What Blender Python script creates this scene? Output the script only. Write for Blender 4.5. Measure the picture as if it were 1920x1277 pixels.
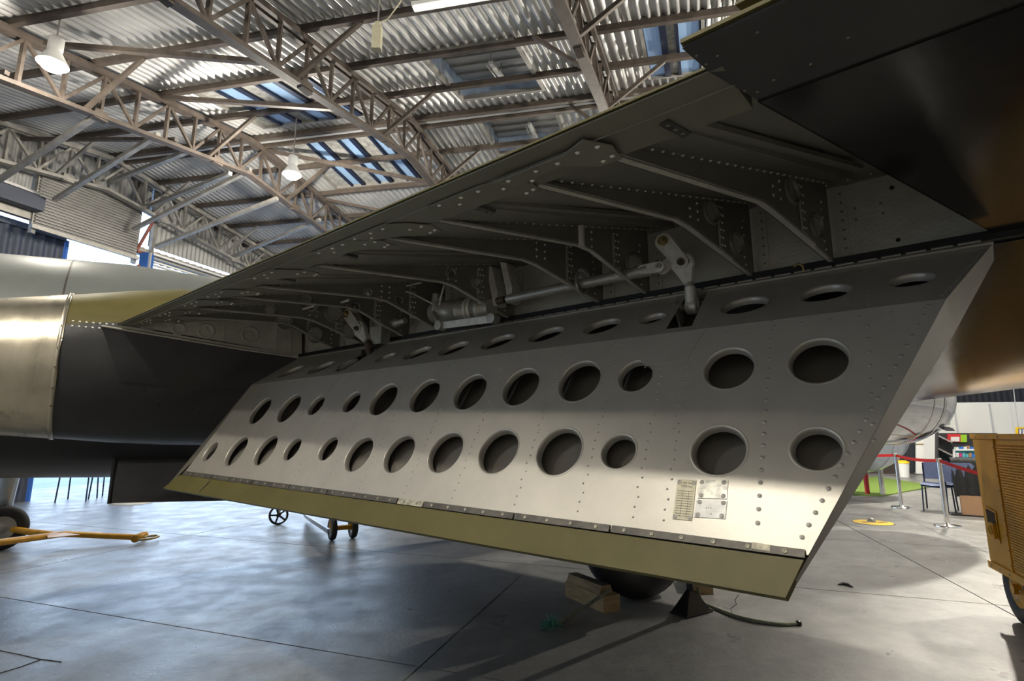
import bpy, bmesh, math, random
import numpy as np
from mathutils import Vector, Matrix
random.seed(7)
for o in list(bpy.data.objects): bpy.data.objects.remove(o)
SC = bpy.context.scene
COL = SC.collection

# ------------------------------------------------------------------ camera, sky, light, exposure
F, CX, CY, HZ = 1000., 960., 638.5, 815.
PITCH = math.atan((HZ-CY)/F); cp, sp = math.cos(PITCH), math.sin(PITCH)
CAM = np.array([0, 0, 1.3])
cd = bpy.data.cameras.new('camera'); cam = bpy.data.objects.new('camera', cd); COL.objects.link(cam)
cam.location = CAM; cam.rotation_euler = (math.pi/2+PITCH, 0, 0)
cd.sensor_width = 36; cd.lens = 36*F/1920; cd.clip_start = .02; cd.clip_end = 500
SC.camera = cam

wd = bpy.data.worlds.new('sky'); SC.world = wd; wd.use_nodes = True
nt = wd.node_tree; bg = nt.nodes['Background']
tc = nt.nodes.new('ShaderNodeTexCoord'); sx = nt.nodes.new('ShaderNodeSeparateXYZ'); rp = nt.nodes.new('ShaderNodeValToRGB')
rp.color_ramp.elements[0].position = 0.0; rp.color_ramp.elements[0].color = (.68, .84, 1, 1)
rp.color_ramp.elements[1].position = .9; rp.color_ramp.elements[1].color = (.26, .50, 1, 1)
nt.links.new(tc.outputs['Generated'], sx.inputs[0]); nt.links.new(sx.outputs['Z'], rp.inputs[0])
nt.links.new(rp.outputs[0], bg.inputs[0]); bg.inputs[1].default_value = 3.2
if hasattr(SC, 'cycles'): SC.cycles.max_bounces = 7; SC.cycles.diffuse_bounces = 4; SC.cycles.glossy_bounces = 3
SC.view_settings.view_transform = 'Standard'; SC.view_settings.look = 'None'
SC.view_settings.exposure = 0.34; SC.view_settings.gamma = 1; SC.view_settings.use_curve_mapping = False

LAMP_W = 560.          # one high-bay lamp
LAMP_COL = (1, .93, .80)

# ------------------------------------------------------------------ frames
A = np.array
def unit(v): v = A(v, float); return v/np.linalg.norm(v)
S = unit([-.7745, .6325, 0]); N = A([S[1], -S[0], 0]); Z = A([0, 0, 1.])      # hinge line (inboard), square to it (nose), up
dl = math.radians(14)
D = N*math.cos(dl)-S*math.sin(dl); Q = S*math.cos(dl)+N*math.sin(dl)          # flight direction, inboard
def w(s, n, z): return s*S+n*N+z*Z
def W(q, d, z): return q*Q+d*D+z*Z
def snz(P): return A([P@S, P@N, P[2]])
def qdz(P): return A([P@Q, P@D, P[2]])
def ray(x, y):
    a = (x-CX)/F; b = -(y-CY)/F
    return A([a, cp-b*sp, sp+b*cp])
def onplane(x, y, P0, n):
    r = ray(x, y); t = (A(P0)-CAM)@n/(r@n); return CAM+t*r
def atN(x, y, n): return onplane(x, y, w(0, n, 0), N)
def atS(x, y, s): return onplane(x, y, w(s, 0, 0), S)
def atQ(x, y, q): return onplane(x, y, W(q, 0, 0), Q)
def atZ(x, y, z=0.): return onplane(x, y, A([0, 0, z]), Z)
def atT(x, y, t): return CAM+t*ray(x, y)
# hangar frame: u along the purlins (to the open end), d along the trusses
az1, az2 = math.radians(20), math.radians(-78.5)
g1 = A([math.sin(az1), math.cos(az1), 0]); g2 = A([math.sin(az2), math.cos(az2), 0])
gn = A([g1[1], -g1[0], 0])
RIDGE = A([-1.95, 9.46, 0.]); RZ = 7.4; PIT = .152
def G(u, d, z): return RIDGE+u*g2+d*g1+A([0, 0, z])
def roofz(d): return RZ-PIT*abs(d)
def R(u, d, dz=0.): return G(u, d, roofz(d)+dz)
def atU(x, y, u): return onplane(x, y, G(u, 0, 0), gn)

# ------------------------------------------------------------------ materials
MATS = {}
def mat(name, col, rough=.5, metal=0., nscale=0, namt=.15, bump=0., bscale=None, rvar=0., emit=None, estr=0, col2=None, spec=None, alpha=None, stretch=None, coat=0.):
    m = bpy.data.materials.new(name); m.use_nodes = True; t = m.node_tree; b = t.nodes['Principled BSDF']
    b.inputs['Base Color'].default_value = (*col, 1); b.inputs['Roughness'].default_value = rough; b.inputs['Metallic'].default_value = metal
    if spec is not None: b.inputs['Specular IOR Level'].default_value = spec
    if coat: b.inputs['Coat Weight'].default_value = coat; b.inputs['Coat Roughness'].default_value = .08
    if emit: b.inputs['Emission Color'].default_value = (*emit, 1); b.inputs['Emission Strength'].default_value = estr
    if alpha is not None: b.inputs['Alpha'].default_value = alpha
    if nscale:
        g = t.nodes.new('ShaderNodeNewGeometry'); src = g.outputs['Position']
        if stretch:
            mp = t.nodes.new('ShaderNodeMapping'); mp.inputs['Scale'].default_value = stretch
            t.links.new(src, mp.inputs[0]); src = mp.outputs[0]
        n = t.nodes.new('ShaderNodeTexNoise'); n.inputs['Scale'].default_value = nscale; n.inputs['Detail'].default_value = 6; n.inputs['Roughness'].default_value = .62
        t.links.new(src, n.inputs['Vector'])
        r = t.nodes.new('ShaderNodeValToRGB'); c2 = col2 or tuple(c*(1+namt) for c in col); c1 = col if col2 else tuple(c*(1-namt) for c in col)
        r.color_ramp.elements[0].position = .35; r.color_ramp.elements[1].position = .66
        r.color_ramp.elements[0].color = (*c1, 1); r.color_ramp.elements[1].color = (*c2, 1)
        t.links.new(n.outputs['Fac'], r.inputs[0]); t.links.new(r.outputs[0], b.inputs['Base Color'])
        if rvar:
            mr = t.nodes.new('ShaderNodeMapRange'); mr.inputs[1].default_value = .3; mr.inputs[2].default_value = .7
            mr.inputs[3].default_value = rough-rvar; mr.inputs[4].default_value = rough+rvar
            t.links.new(n.outputs['Fac'], mr.inputs[0]); t.links.new(mr.outputs[0], b.inputs['Roughness'])
        if bump:
            n2 = t.nodes.new('ShaderNodeTexNoise'); n2.inputs['Scale'].default_value = bscale or nscale*6; n2.inputs['Detail'].default_value = 5
            t.links.new(src, n2.inputs['Vector'])
            bp = t.nodes.new('ShaderNodeBump'); bp.inputs['Strength'].default_value = bump; bp.inputs['Distance'].default_value = .01
            t.links.new(n2.outputs['Fac'], bp.inputs['Height']); t.links.new(bp.outputs[0], b.inputs['Normal'])
    MATS[name] = m; return m
M = MATS
mat('silver_paint', (.455, .43, .38), .40, .45, 9, .05, .03, 260)
mat('flap_inside_shade', (.17, .155, .135), .5, .2, 9, .08)  # bare inside, also darkened for the shade within the hollow flap
mat('bay_paint', (.27, .258, .215), .40, .30, 7, .08, .12, 220)
mat('spar_paint', (.56, .54, .47), .46, .15, 6, .12, .25, 90)
mat('dark_under', (.036, .036, .038), .33, .0, 2.2, .25, .04, 30, rvar=.06)
mat('gloss_black', (.020, .019, .019), .17, .0, 2.2, .25, .03, 30, rvar=.04)
mat('black_gap', (.008, .008, .008), .6)
mat('olive', (.112, .098, .034), .48, .0, 4, .12, .06, 40, spec=.2)
mat('olive_grey', (.185, .176, .130), .46, .1, 4, .10)
mat('bare_metal', (.60, .545, .43), .30, .95, 6, .16, .05, 90, rvar=.06, stretch=(1, 1, .25))
mat('polished', (.52, .52, .52), .10, 1.0, 3, .05)
mat('tank_grey', (.42, .47, .52), .22, .5, 3, .05)
mat('fuselage_top', (.19, .205, .20), .42, .2, 3, .08)
mat('strip_dark', (.085, .078, .066), .5, .3, 22, .35)
mat('strip_worn', (.42, .39, .30), .55, .2, 45, .5)
mat('screw', (.30, .28, .22), .4, .7)
mat('rivet', (.88, .86, .78), .32, .3)  # near-white base colour carries the glint the rivets catch
mat('flap_rivet', (.36, .345, .31), .42, .4)
mat('link_paint', (.78, .76, .68), .42, .35, 30, .12)
mat('steel_grey', (.46, .45, .40), .36, .45, 14, .15)
mat('brass', (.42, .32, .14), .4, .7, 40, .3)
mat('rust_fit', (.13, .095, .07), .6, .4, 40, .4)
mat('plate_cream', (.50, .465, .34), .5, .2, 60, .12)
mat('plate_worn', (.26, .255, .24), .4, .4, 55, .3, col2=(.58, .56, .48))
mat('plate_grey', (.30, .30, .295), .4, .5, 50, .12)
mat('print', (.06, .055, .05), .7)
mat('rubber', (.014, .014, .016), .55, .0, 8, .2, .1, 60)
mat('hub', (.40, .39, .36), .4, .5)
mat('timber', (.36, .255, .13), .75, 0, 7, .3, .25, 60, stretch=(1, 1, 5))
mat('timber_top', (.115, .085, .055), .8, 0, 12, .3, .2, 60)
mat('rope', (.20, .21, .15), .9, 0, 60, .3, .5, 200)
mat('rope_fray', (.10, .30, .23), .9, 0, 60, .3)
mat('black_steel', (.013, .013, .014), .35, .1, 14, .2)
mat('cart_yellow', (.72, .36, .010), .38, 0, 5, .12, .05, 60)
mat('cart_hole_shade', (.05, .022, .003), .7)  # cart yellow darkened, shade of the openings put into the colour
mat('bar_yellow', (.62, .31, .018), .38, 0, 10, .15)
mat('chrome', (.78, .77, .75), .10, 1.0)
mat('belt_red', (.62, .012, .016), .6)
mat('blue_fabric', (.10, .13, .24), .75, 0, 40, .15)
mat('navy_frame', (.012, .018, .045), .4, .2)
mat('black_cloth', (.012, .012, .013), .85, 0, 12, .2)
mat('grass', (.14, .22, .035), .95, 0, 90, .35, .5, 300)
mat('sign_yellow', (.78, .50, .01), .45)
mat('white_panel', (.72, .72, .69), .55, 0, 1.5, .03)
mat('white_gloss', (.72, .73, .72), .3)
mat('grey_trim', (.42, .43, .45), .5)
mat('dark_shelf', (.035, .036, .038), .5)
mat('dark_curtain', (.020, .022, .03), .8)
mat('brown_wall', (.040, .028, .022), .7)
mat('glass', (.85, .9, .9), .05, 0, alpha=.18)
for nm, c in (('box_red', (.55, .03, .03)), ('box_green', (.30, .55, .03)), ('box_white', (.72, .72, .70)), ('box_blue', (.03, .16, .55)), ('box_teal', (.10, .40, .45)), ('box_yellow', (.75, .48, .03)), ('box_pink', (.50, .04, .18)), ('box_tan', (.34, .20, .11)), ('box_navy', (.04, .06, .2)), ('box_orange', (.7, .25, .05))): mat(nm, c, .5)
mat('galv', (.52, .52, .52), .42, .35, 1.1, .14, rvar=.08)
mat('galv_fine', (.34, .345, .34), .6, .2, 30, .25)
mat('grey_panel', (.30, .30, .285), .85, 0, 9, .35)
mat('sky_pane', (.30, .45, .65), .3, 0, alpha=.86)
mat('roof_brown', (.092, .073, .060), .62, .1, 6, .25)
mat('roof_steel', (.34, .325, .30), .5, .35, 5, .2)
mat('red_oxide', (.22, .06, .035), .7, 0, 8, .3)
mat('navy_door', (.045, .055, .085), .55, .1)
mat('blue_post', (.03, .12, .42), .5)
mat('wall_sheet', (.36, .36, .355), .55, .3, 1.5, .12)
mat('lamp_white', (.8, .8, .78), .4)
mat('lamp_glow', (1, 1, 1), .5, emit=(1, .95, .82), estr=55)
mat('tube_glow', (1, 1, 1), .5, emit=(1, .97, .9), estr=9)
mat('apron', (.42, .43, .42), .8, 0, .8, .12)
mat('apron_grass', (.10, .13, .05), .95, 0, 2, .3)
mat('joint', (.018, .018, .018), .95)
# concrete: grey, blotchy, half-polished, with rusty and oily stains of their own
def concrete():
    m = bpy.data.materials.new('concrete'); m.use_nodes = True; t = m.node_tree; b = t.nodes['Principled BSDF']
    g = t.nodes.new('ShaderNodeNewGeometry')
    def noise(sc, det=7, ro=.6, off=0):
        mp = t.nodes.new('ShaderNodeMapping'); mp.inputs['Location'].default_value = (off, off*.7, 0); t.links.new(g.outputs['Position'], mp.inputs[0])
        n = t.nodes.new('ShaderNodeTexNoise'); n.inputs['Scale'].default_value = sc; n.inputs['Detail'].default_value = det; n.inputs['Roughness'].default_value = ro
        t.links.new(mp.outputs[0], n.inputs['Vector']); return n.outputs['Fac']
    def ramp(src, p0, c0, p1, c1):
        r = t.nodes.new('ShaderNodeValToRGB'); r.color_ramp.elements[0].position = p0; r.color_ramp.elements[1].position = p1
        r.color_ramp.elements[0].color = (*c0, 1); r.color_ramp.elements[1].color = (*c1, 1); t.links.new(src, r.inputs[0]); return r.outputs[0]
    def mix(f, a_, b_):
        x = t.nodes.new('ShaderNodeMixRGB'); t.links.new(f, x.inputs[0]); t.links.new(a_, x.inputs[1])
        if isinstance(b_, tuple): x.inputs[2].default_value = (*b_, 1)
        else: t.links.new(b_, x.inputs[2])
        return x.outputs[0]
    base = ramp(noise(1.3), .32, (.175, .175, .17), .68, (.30, .295, .285))
    mo = ramp(noise(7, 8, .7, 41.), .40, (0, 0, 0), .62, (.45, .45, .45)); base = mix(mo, base, (.13, .13, .13))
    sp_ = ramp(noise(26, 8, .7), .56, (0, 0, 0), .75, (.30, .30, .30)); base = mix(sp_, base, (.48, .48, .47))
    oil = ramp(noise(.55, 6, .65, 11.3), .55, (0, 0, 0), .72, (.60, .60, .60)); base = mix(oil, base, (.13, .125, .115))
    ru = ramp(noise(.9, 9, .75, 27.1), .66, (0, 0, 0), .72, (.55, .55, .55)); base = mix(ru, base, (.27, .17, .085))
    t.links.new(base, b.inputs['Base Color'])
    mr = t.nodes.new('ShaderNodeMapRange'); mr.inputs[1].default_value = .3; mr.inputs[2].default_value = .7; mr.inputs[3].default_value = .24; mr.inputs[4].default_value = .48
    t.links.new(noise(2.6, 8, .65, 3.3), mr.inputs[0]); t.links.new(mr.outputs[0], b.inputs['Roughness'])
    bp = t.nodes.new('ShaderNodeBump'); bp.inputs['Strength'].default_value = .55; bp.inputs['Distance'].default_value = .005
    t.links.new(noise(34, 9, .72, 5), bp.inputs['Height']); t.links.new(bp.outputs[0], b.inputs['Normal'])
    MATS['concrete'] = m
concrete()

# ------------------------------------------------------------------ mesh helpers
class MB:
    def __init__(s): s.v = []; s.f = []; s.m = []; s.sm = []
    def add(s, vs, fs, mi=0, smooth=False):
        o = len(s.v); s.v += [tuple(map(float, p)) for p in vs]
        for f in fs: s.f.append([i+o for i in f]); s.m.append(mi); s.sm.append(smooth)
        return s
    def box(s, c, ax, ay, az, mi=0):
        c, ax, ay, az = map(A, (c, ax, ay, az)); vs = [c+i*ax+j*ay+k*az for i in (-1, 1) for j in (-1, 1) for k in (-1, 1)]
        return s.add(vs, [(0, 1, 3, 2), (4, 6, 7, 5), (0, 4, 5, 1), (2, 3, 7, 6), (0, 2, 6, 4), (1, 5, 7, 3)], mi)
    def bar(s, p0, p1, wd, ht, up=Z, mi=0):
        p0, p1 = A(p0, float), A(p1, float); d = p1-p0; e = unit(d); x = np.cross(e, up)
        x = unit(x) if np.linalg.norm(x) > 1e-5 else A([1., 0, 0]); y = np.cross(x, e)
        return s.box((p0+p1)/2, d/2, x*wd/2, y*ht/2, mi)
    def tube(s, p0, p1, r0, r1=None, n=14, cap=True, mi=0):
        r1 = r0 if r1 is None else r1; return s.lathe(p0, unit(A(p1)-A(p0)), [(0, r0), (float(np.linalg.norm(A(p1)-A(p0))), r1)], n, mi, cap)
    def lathe(s, o, ax, prof, n=24, mi=0, cap=True, ysc=1., a0=0., a1=2*math.pi, zref=Z):
        o, ax = A(o, float), unit(ax); x = np.cross(ax, zref)
        x = unit(x) if np.linalg.norm(x) > 1e-4 else A([1., 0, 0]); y = np.cross(x, ax)
        full = abs(a1-a0-2*math.pi) < 1e-6; k = n if full else n+1; vs = []
        for (t, r) in prof:
            for i in range(k):
                a = a0+(a1-a0)*i/n; vs.append(o+ax*t+x*r*math.cos(a)+y*r*ysc*math.sin(a))
        fs = []
        for j in range(len(prof)-1):
            for i in range(n):
                i2 = (i+1) % k; fs.append((j*k+i, j*k+i2, (j+1)*k+i2, (j+1)*k+i))
        s.add(vs, fs, mi, True)
        if cap and full:
            if prof[0][1] > 1e-6: s.add(vs[:k], [tuple(range(k))], mi)
            if prof[-1][1] > 1e-6: s.add(vs[-k:], [tuple(reversed(range(k)))], mi)
        return s
    def path(s, pts, r, n=8, mi=0):
        pts = [A(p, float) for p in pts]; vs = []; up = A([.13, .21, .97])
        for i, p in enumerate(pts):
            d = unit(pts[min(i+1, len(pts)-1)]-pts[max(i-1, 0)]); x = np.cross(d, up); x = unit(x) if np.linalg.norm(x) > 1e-4 else A([1., 0, 0]); y = np.cross(x, d)
            rr = r[i] if isinstance(r, (list, tuple)) else r
            vs += [p+rr*(x*math.cos(2*math.pi*k/n)+y*math.sin(2*math.pi*k/n)) for k in range(n)]
        fs = [(j*n+i, j*n+(i+1) % n, (j+1)*n+(i+1) % n, (j+1)*n+i) for j in range(len(pts)-1) for i in range(n)]
        s.add(vs, fs, mi, True); s.add(vs[:n], [tuple(range(n))], mi); s.add(vs[-n:], [tuple(reversed(range(n)))], mi); return s
    def prism(s, pts, vec, mi=0):
        pts = [A(p, float) for p in pts]; n = len(pts); vs = pts+[p+A(vec) for p in pts]
        return s.add(vs, [tuple(range(n)), tuple(reversed(range(n, 2*n)))]+[(i, (i+1) % n+0, (i+1) % n+n, i+n) for i in range(n)], mi)
    def quad(s, a, b, c, d, mi=0): return s.add([a, b, c, d], [(0, 1, 2, 3)], mi)
    def grid(s, rows, mi=0, smooth=True):
        nr, nc = len(rows), len(rows[0]); return s.add([p for r in rows for p in r], [(i*nc+j, i*nc+j+1, (i+1)*nc+j+1, (i+1)*nc+j) for i in range(nr-1) for j in range(nc-1)], mi, smooth)
    def rivet(s, p, nrm, r, mi=0, h=None):
        nrm = unit(nrm); x = np.cross(nrm, A([.3, .5, .81])); x = unit(x); y = np.cross(nrm, x); h = h or r*.55; p = A(p)
        vs = [p+r*(x*math.cos(k*math.pi/3)+y*math.sin(k*math.pi/3)) for k in range(6)]+[p+nrm*h+.6*r*(x*math.cos(k*math.pi/3)+y*math.sin(k*math.pi/3)) for k in range(6)]
        return s.add(vs, [(k, (k+1) % 6, 6+(k+1) % 6, 6+k) for k in range(6)]+[(6, 7, 8, 9, 10, 11)], mi, True)
    def mesh(s, name, mats):
        me = bpy.data.meshes.new(name); me.from_pydata(s.v, [], s.f)
        for m in (mats if isinstance(mats, (list, tuple)) else [mats]): me.materials.append(MATS[m])
        me.polygons.foreach_set('material_index', s.m); me.polygons.foreach_set('use_smooth', s.sm); me.update()
        b = bmesh.new(); b.from_mesh(me); bmesh.ops.recalc_face_normals(b, faces=b.faces); b.to_mesh(me); b.free()
        return me
    def build(s, name, mats, parent=None, label=None, kind=None):
        return link(bpy.data.objects.new(name, s.mesh(name, mats)), parent, label, kind)
def link(o, parent=None, label=None, kind=None):
    COL.objects.link(o)
    if parent is not None:
        o.parent = parent; o.matrix_parent_inverse = PMI(parent)
    if label: o['label'] = label
    if kind: o['kind'] = kind
    return o
WM = {}
def PMI(p): return WM.get(p.name, Matrix.Identity(4)).inverted()
def inst(name, me, mtx, parent=None, kind=None):
    o = bpy.data.objects.new(name, me); link(o, parent, None, kind); o.matrix_basis = mtx if parent is None else mtx; return o
def thing(name, loc, label, cat, group=None):
    o = bpy.data.objects.new(name, None); COL.objects.link(o); o.location = tuple(map(float, loc)); WM[o.name] = Matrix.Translation(Vector(o.location))
    o['label'] = label; o['category'] = cat; o.empty_display_size = .1
    if group: o['group'] = group
    return o
def tag(o, label, cat, group=None):
    o['label'] = label; o['category'] = cat
    if group: o['group'] = group
    return o
def basis(o, x, y, z):
    return Matrix(((x[0], y[0], z[0], o[0]), (x[1], y[1], z[1], o[1]), (x[2], y[2], z[2], o[2]), (0, 0, 0, 1)))
CUBE = {}
def cube_mesh(m):
    if m not in CUBE: CUBE[m] = MB().box((0, 0, 0), (.5, 0, 0), (0, .5, 0), (0, 0, .5)).mesh('member', m)
    return CUBE[m]
def beam(name, p0, p1, wd_, ht, m, parent, up=Z):
    p0, p1 = A(p0, float), A(p1, float); d = p1-p0; L = np.linalg.norm(d); e = d/L; x = np.cross(e, up)
    x = unit(x) if np.linalg.norm(x) > 1e-4 else A([1., 0, 0]); y = np.cross(x, e)
    return inst(name, cube_mesh(m), basis((p0+p1)/2, e*L, x*wd_, y*ht), parent)
def holed(outline, circles, n=36):
    b = bmesh.new(); es = []
    def loop(pts):
        vs = [b.verts.new((p[0], p[1], 0)) for p in pts]
        for i in range(len(vs)): es.append(b.edges.new((vs[i], vs[(i+1) % len(vs)])))
    loop(outline)
    for (x, y, r) in circles: loop([(x+r*math.cos(2*math.pi*i/n), y+r*math.sin(2*math.pi*i/n)) for i in range(n)])
    bmesh.ops.triangle_fill(b, edges=es, use_beauty=True, use_dissolve=False)
    b.verts.index_update(); vs = [tuple(v.co[:2]) for v in b.verts]; fs = [tuple(v.index for v in f.verts) for f in b.faces]; b.free(); return vs, fs
def text2d(txt, size):
    c = bpy.data.curves.new('t', 'FONT'); c.body = txt; c.size = size; c.resolution_u = 2
    o = bpy.data.objects.new('t', c); COL.objects.link(o); me = o.to_mesh()
    vs = [tuple(v.co[:2]) for v in me.vertices]; fs = [tuple(p.vertices) for p in me.polygons]; o.to_mesh_clear()
    bpy.data.objects.remove(o); bpy.data.curves.remove(c); return vs, fs

# ================================================================== THE HANGAR
fa, fb = math.radians(17), math.radians(110)
f1 = A([math.sin(fa), math.cos(fa), 0]); f2 = A([math.sin(fb), math.cos(fb), 0])
f1p = A([f1[1], -f1[0], 0]); f2p = A([-f2[1], f2[0], 0])
def FL(v, u):      # v: offset of a joint running along f1, u: offset of a joint running along f2
    M2 = np.array([f1p[:2], f2p[:2]]); xy = np.linalg.solve(M2, [v, u]); return A([xy[0], xy[1], 0])
fl = MB().box((0, 4, -.16), (45, 0, 0), (0, 45, 0), (0, 0, .1)).build('floor', 'joint', kind='structure')
VJ = [-27.5, -23, -19, -15, -10.6, -6.2, -1.47, 2.28, 6.6, 11, 15.4, 20, 25]
UJ = [-10, -7.2, -4.6, -2.1, .42, 2.93, 5.45, 8.0, 10.5, 13, 15.5, 18, 20.5, 23, 26]
for i in range(len(VJ)-1):
    for j in range(len(UJ)-1):
        c0 = (VJ[i]+VJ[i+1])/2; c1 = (UJ[j]+UJ[j+1])/2; k = FL(c0, c1)
        if ((k-RIDGE)@np.cross(g1, Z)) < -9.3: continue
        g = .006; b = MB()
        b.prism([FL(VJ[i]+g, UJ[j]+g), FL(VJ[i+1]-g, UJ[j]+g), FL(VJ[i+1]-g, UJ[j+1]-g), FL(VJ[i]+g, UJ[j+1]-g)], (0, 0, -.06))
        b.build('floor_slab', 'concrete', fl)
# cracks and patches in the concrete
def crack(pts, wd_=.004):
    b = MB(); P = [atZ(*p, .0015) for p in pts]
    for i in range(len(P)-1): b.bar(P[i], P[i+1], wd_*(1+random.random()), .003)
    b.build('floor_crack', 'joint', fl)
crack([(0, 1220), (40, 1228), (75, 1236), (115, 1241)], .003); crack([(0, 1262), (40, 1250), (78, 1236)], .003)
crack([(1385, 1115), (1378, 1125), (1381, 1133), (1370, 1141), (1372, 1148), (1366, 1158)], .003)

# outside apron beyond the open end
def UP(u, d, z=0): return G(u, d, z)
ap = MB(); ap.prism([UP(9.3, -30, -.02), UP(9.3, 60, -.02), UP(60, 60, -.02), UP(60, -30, -.02)], (0, 0, -.1)); ap.build('ground_outside', 'apron', kind='structure')
tag(MB().prism([UP(34, -30, -.015), UP(34, 60, -.015), UP(58, 60, -.015), UP(58, -30, -.015)], (0, 0, .02)).build('grass_verge', 'apron_grass'), 'strip of dull green grass outside beyond the open hangar end', 'grass verge')

# ---- roof
ceil = MB().bar(R(9, 0, .03), R(-17, 0, .03), .5, .02).build('ceiling', 'galv', kind='structure')
PITCHC = .14; SW = PITCHC*7
def sheet_mesh(d0, d1, wd_, key={}):
    k = (d0, d1, round(wd_, 3))
    if k in key: return key[k]
    n = max(2, round(wd_/PITCHC))*6; rows = []
    for d in (d0, d1):
        rows.append([g2*(wd_*i/n)+g1*d+Z*(-PIT*abs(d)+.028*math.sin(2*math.pi*i/6)) for i in range(n+1)])
    key[k] = MB().grid(rows).mesh('roof_sheet', 'galv'); return key[k]
def put_sheet(u, d0, d1, wd_): inst('roof_sheet', sheet_mesh(d0, d1, wd_), Matrix.Translation(Vector(G(u, 0, RZ+.02))), ceil)
BRK = [(-16, -5.42, 0), (-5.42, -4.5, 1), (-4.5, -2.72, 0), (-2.72, -1.22, 2), (-1.22, .72, 0), (.72, 3.02, 1), (3.02, 8.6, 0)]
for a_, b_, kd in BRK:
    n = max(1, round((b_-a_)/SW)); wd_ = (b_-a_)/n
    for i in range(n):
        u = a_+i*wd_
        for q in {0: ((-16, 0), (0, 14)), 1: ((-16, -2.02), (-.24, 0), (0, .26), (2.02, 14)), 2: ((-16, -2.02), (-.42, 0), (0, .24), (1.36, 14))}[kd]: put_sheet(u, *q, wd_)
def flat(name, u0, u1, d0, d1, dz, th, m, parent):
    b = MB(); b.prism([R(u0, d0, dz), R(u1, d0, dz), R(u1, d1, dz), R(u0, d1, dz)], (0, 0, th)); return b.build(name, m, parent)
def skylight(idx, strips, u0, u1, d0, d1, label):
    t = MB(); e = .05
    for a, b_ in ((u0, u0+e), (u1-e, u1)): t.prism([R(a, d0, -.01), R(b_, d0, -.01), R(b_, d1, -.01), R(a, d1, -.01)], (0, 0, .10))
    for a, b_ in ((d0, d0+.04), (d1-.04, d1)): t.prism([R(u0, a, -.01), R(u1, a, -.01), R(u1, b_, -.01), R(u0, b_, -.01)], (0, 0, .10))
    win = t.build('window_%d' % idx, 'roof_steel', kind='structure')
    cur = u0+e
    for (a, b_) in strips:
        if a-.10 > cur: flat('grey_panel', cur, a-.10, d0, d1, .05, .02, 'grey_panel', win)
        flat('glazing_bar', a-.10, a, d0, d1, .0, .08, 'navy_frame', win); flat('pane', a, b_, d0, d1, .05, .006, 'sky_pane', win)
        flat('glazing_bar', b_, b_+.05, d0, d1, .0, .08, 'navy_frame', win); cur = b_+.05
    if u1-e > cur+.02: flat('grey_panel', cur, u1-e, d0, d1, .05, .02, 'grey_panel', win)
skylight(1, [(.96, 1.20), (1.50, 1.80), (2.26, 2.58)], .72, 3.02, -2.02, -.24, '')
skylight(2, [(.92, 1.14), (1.62, 1.84), (2.32, 2.54)], .72, 3.02, .26, 2.02, '')
skylight(3, [(-5.34, -5.05), (-4.78, -4.56)], -5.42, -4.5, -2.02, -.24, '')
skylight(6, [(-5.34, -5.05), (-4.78, -4.56)], -5.42, -4.5, .26, 2.02, '')
# raised louvred roof hatches, each with its own little strip lamp
def hatch(idx, d0, d1):
    u0, u1 = -2.72, -1.22; hh = .38; b = MB()
    for (p, q) in (((u0, d0), (u1, d0)), ((u1, d0), (u1, d1)), ((u1, d1), (u0, d1)), ((u0, d1), (u0, d0))):
        b.prism([R(*p, 0), R(*q, 0), R(*q, hh), R(*p, hh)], (0, 0, .001))
        b.bar(R(*p, .0), R(*q, .0), .06, .08)
    win = b.build('window_%d' % idx, 'roof_steel', kind='structure')
    flat('hatch_cover', u0-.05, u1+.05, d0-.05, d1+.05, hh, .02, 'galv', win)
    n = 6
    for i in range(1, n):
        d = d0+(d1-d0)*i/n; beam('louvre_bar', R(u0, d, hh-.03), R(u1, d, hh-.03), .02, .03, 'roof_steel', win)
    um = (u0+u1)/2-.12; dm = (d0+d1)/2+.15
    t = thing('hatch_lamp', R(um, dm, .1), 'bare strip lamp in a wire frame in the %s roof hatch' % ('nearer' if d0 < 0 else 'farther'), 'lamp', 'hatch lamps')
    MB().bar(R(um, dm-.25, .10), R(um, dm+.25, .10), .07, .05).build('lamp_body', 'lamp_white', t)
    for s_ in (-.07, .07): MB().tube(R(um+s_, dm-.3, .06), R(um+s_, dm+.3, .06), .012, n=8).build('wire_frame', 'roof_steel', t)
    for s_ in (-.25, .25): MB().tube(R(um, dm+s_, .10), R(um, dm+s_, hh), .010, n=6).build('hanger', 'roof_steel', t)
hatch(4, -2.02, -.42); hatch(5, .24, 1.36)

# purlins
def purlin(d, u0=-16, u1=8.2):
    o = MB().box(R((u0+u1)/2, d, -.055), g2*(u1-u0)/2, g1*.035, Z*.05).build('purlin', 'roof_brown', ceil); return o
for d in (-6.1, -5.1, -4.1, -3.05, -2.0, -.97, .02, .24, 1.04, 2.06, 3.1, 4.1, 5.1, 6.1, 7.1, 8.1): purlin(d)
tr1 = MB().box(R(-4, .13, -.06), g2*12.2, g1*.03, Z*.018).build('trim_1', 'galv', kind='structure')
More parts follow.
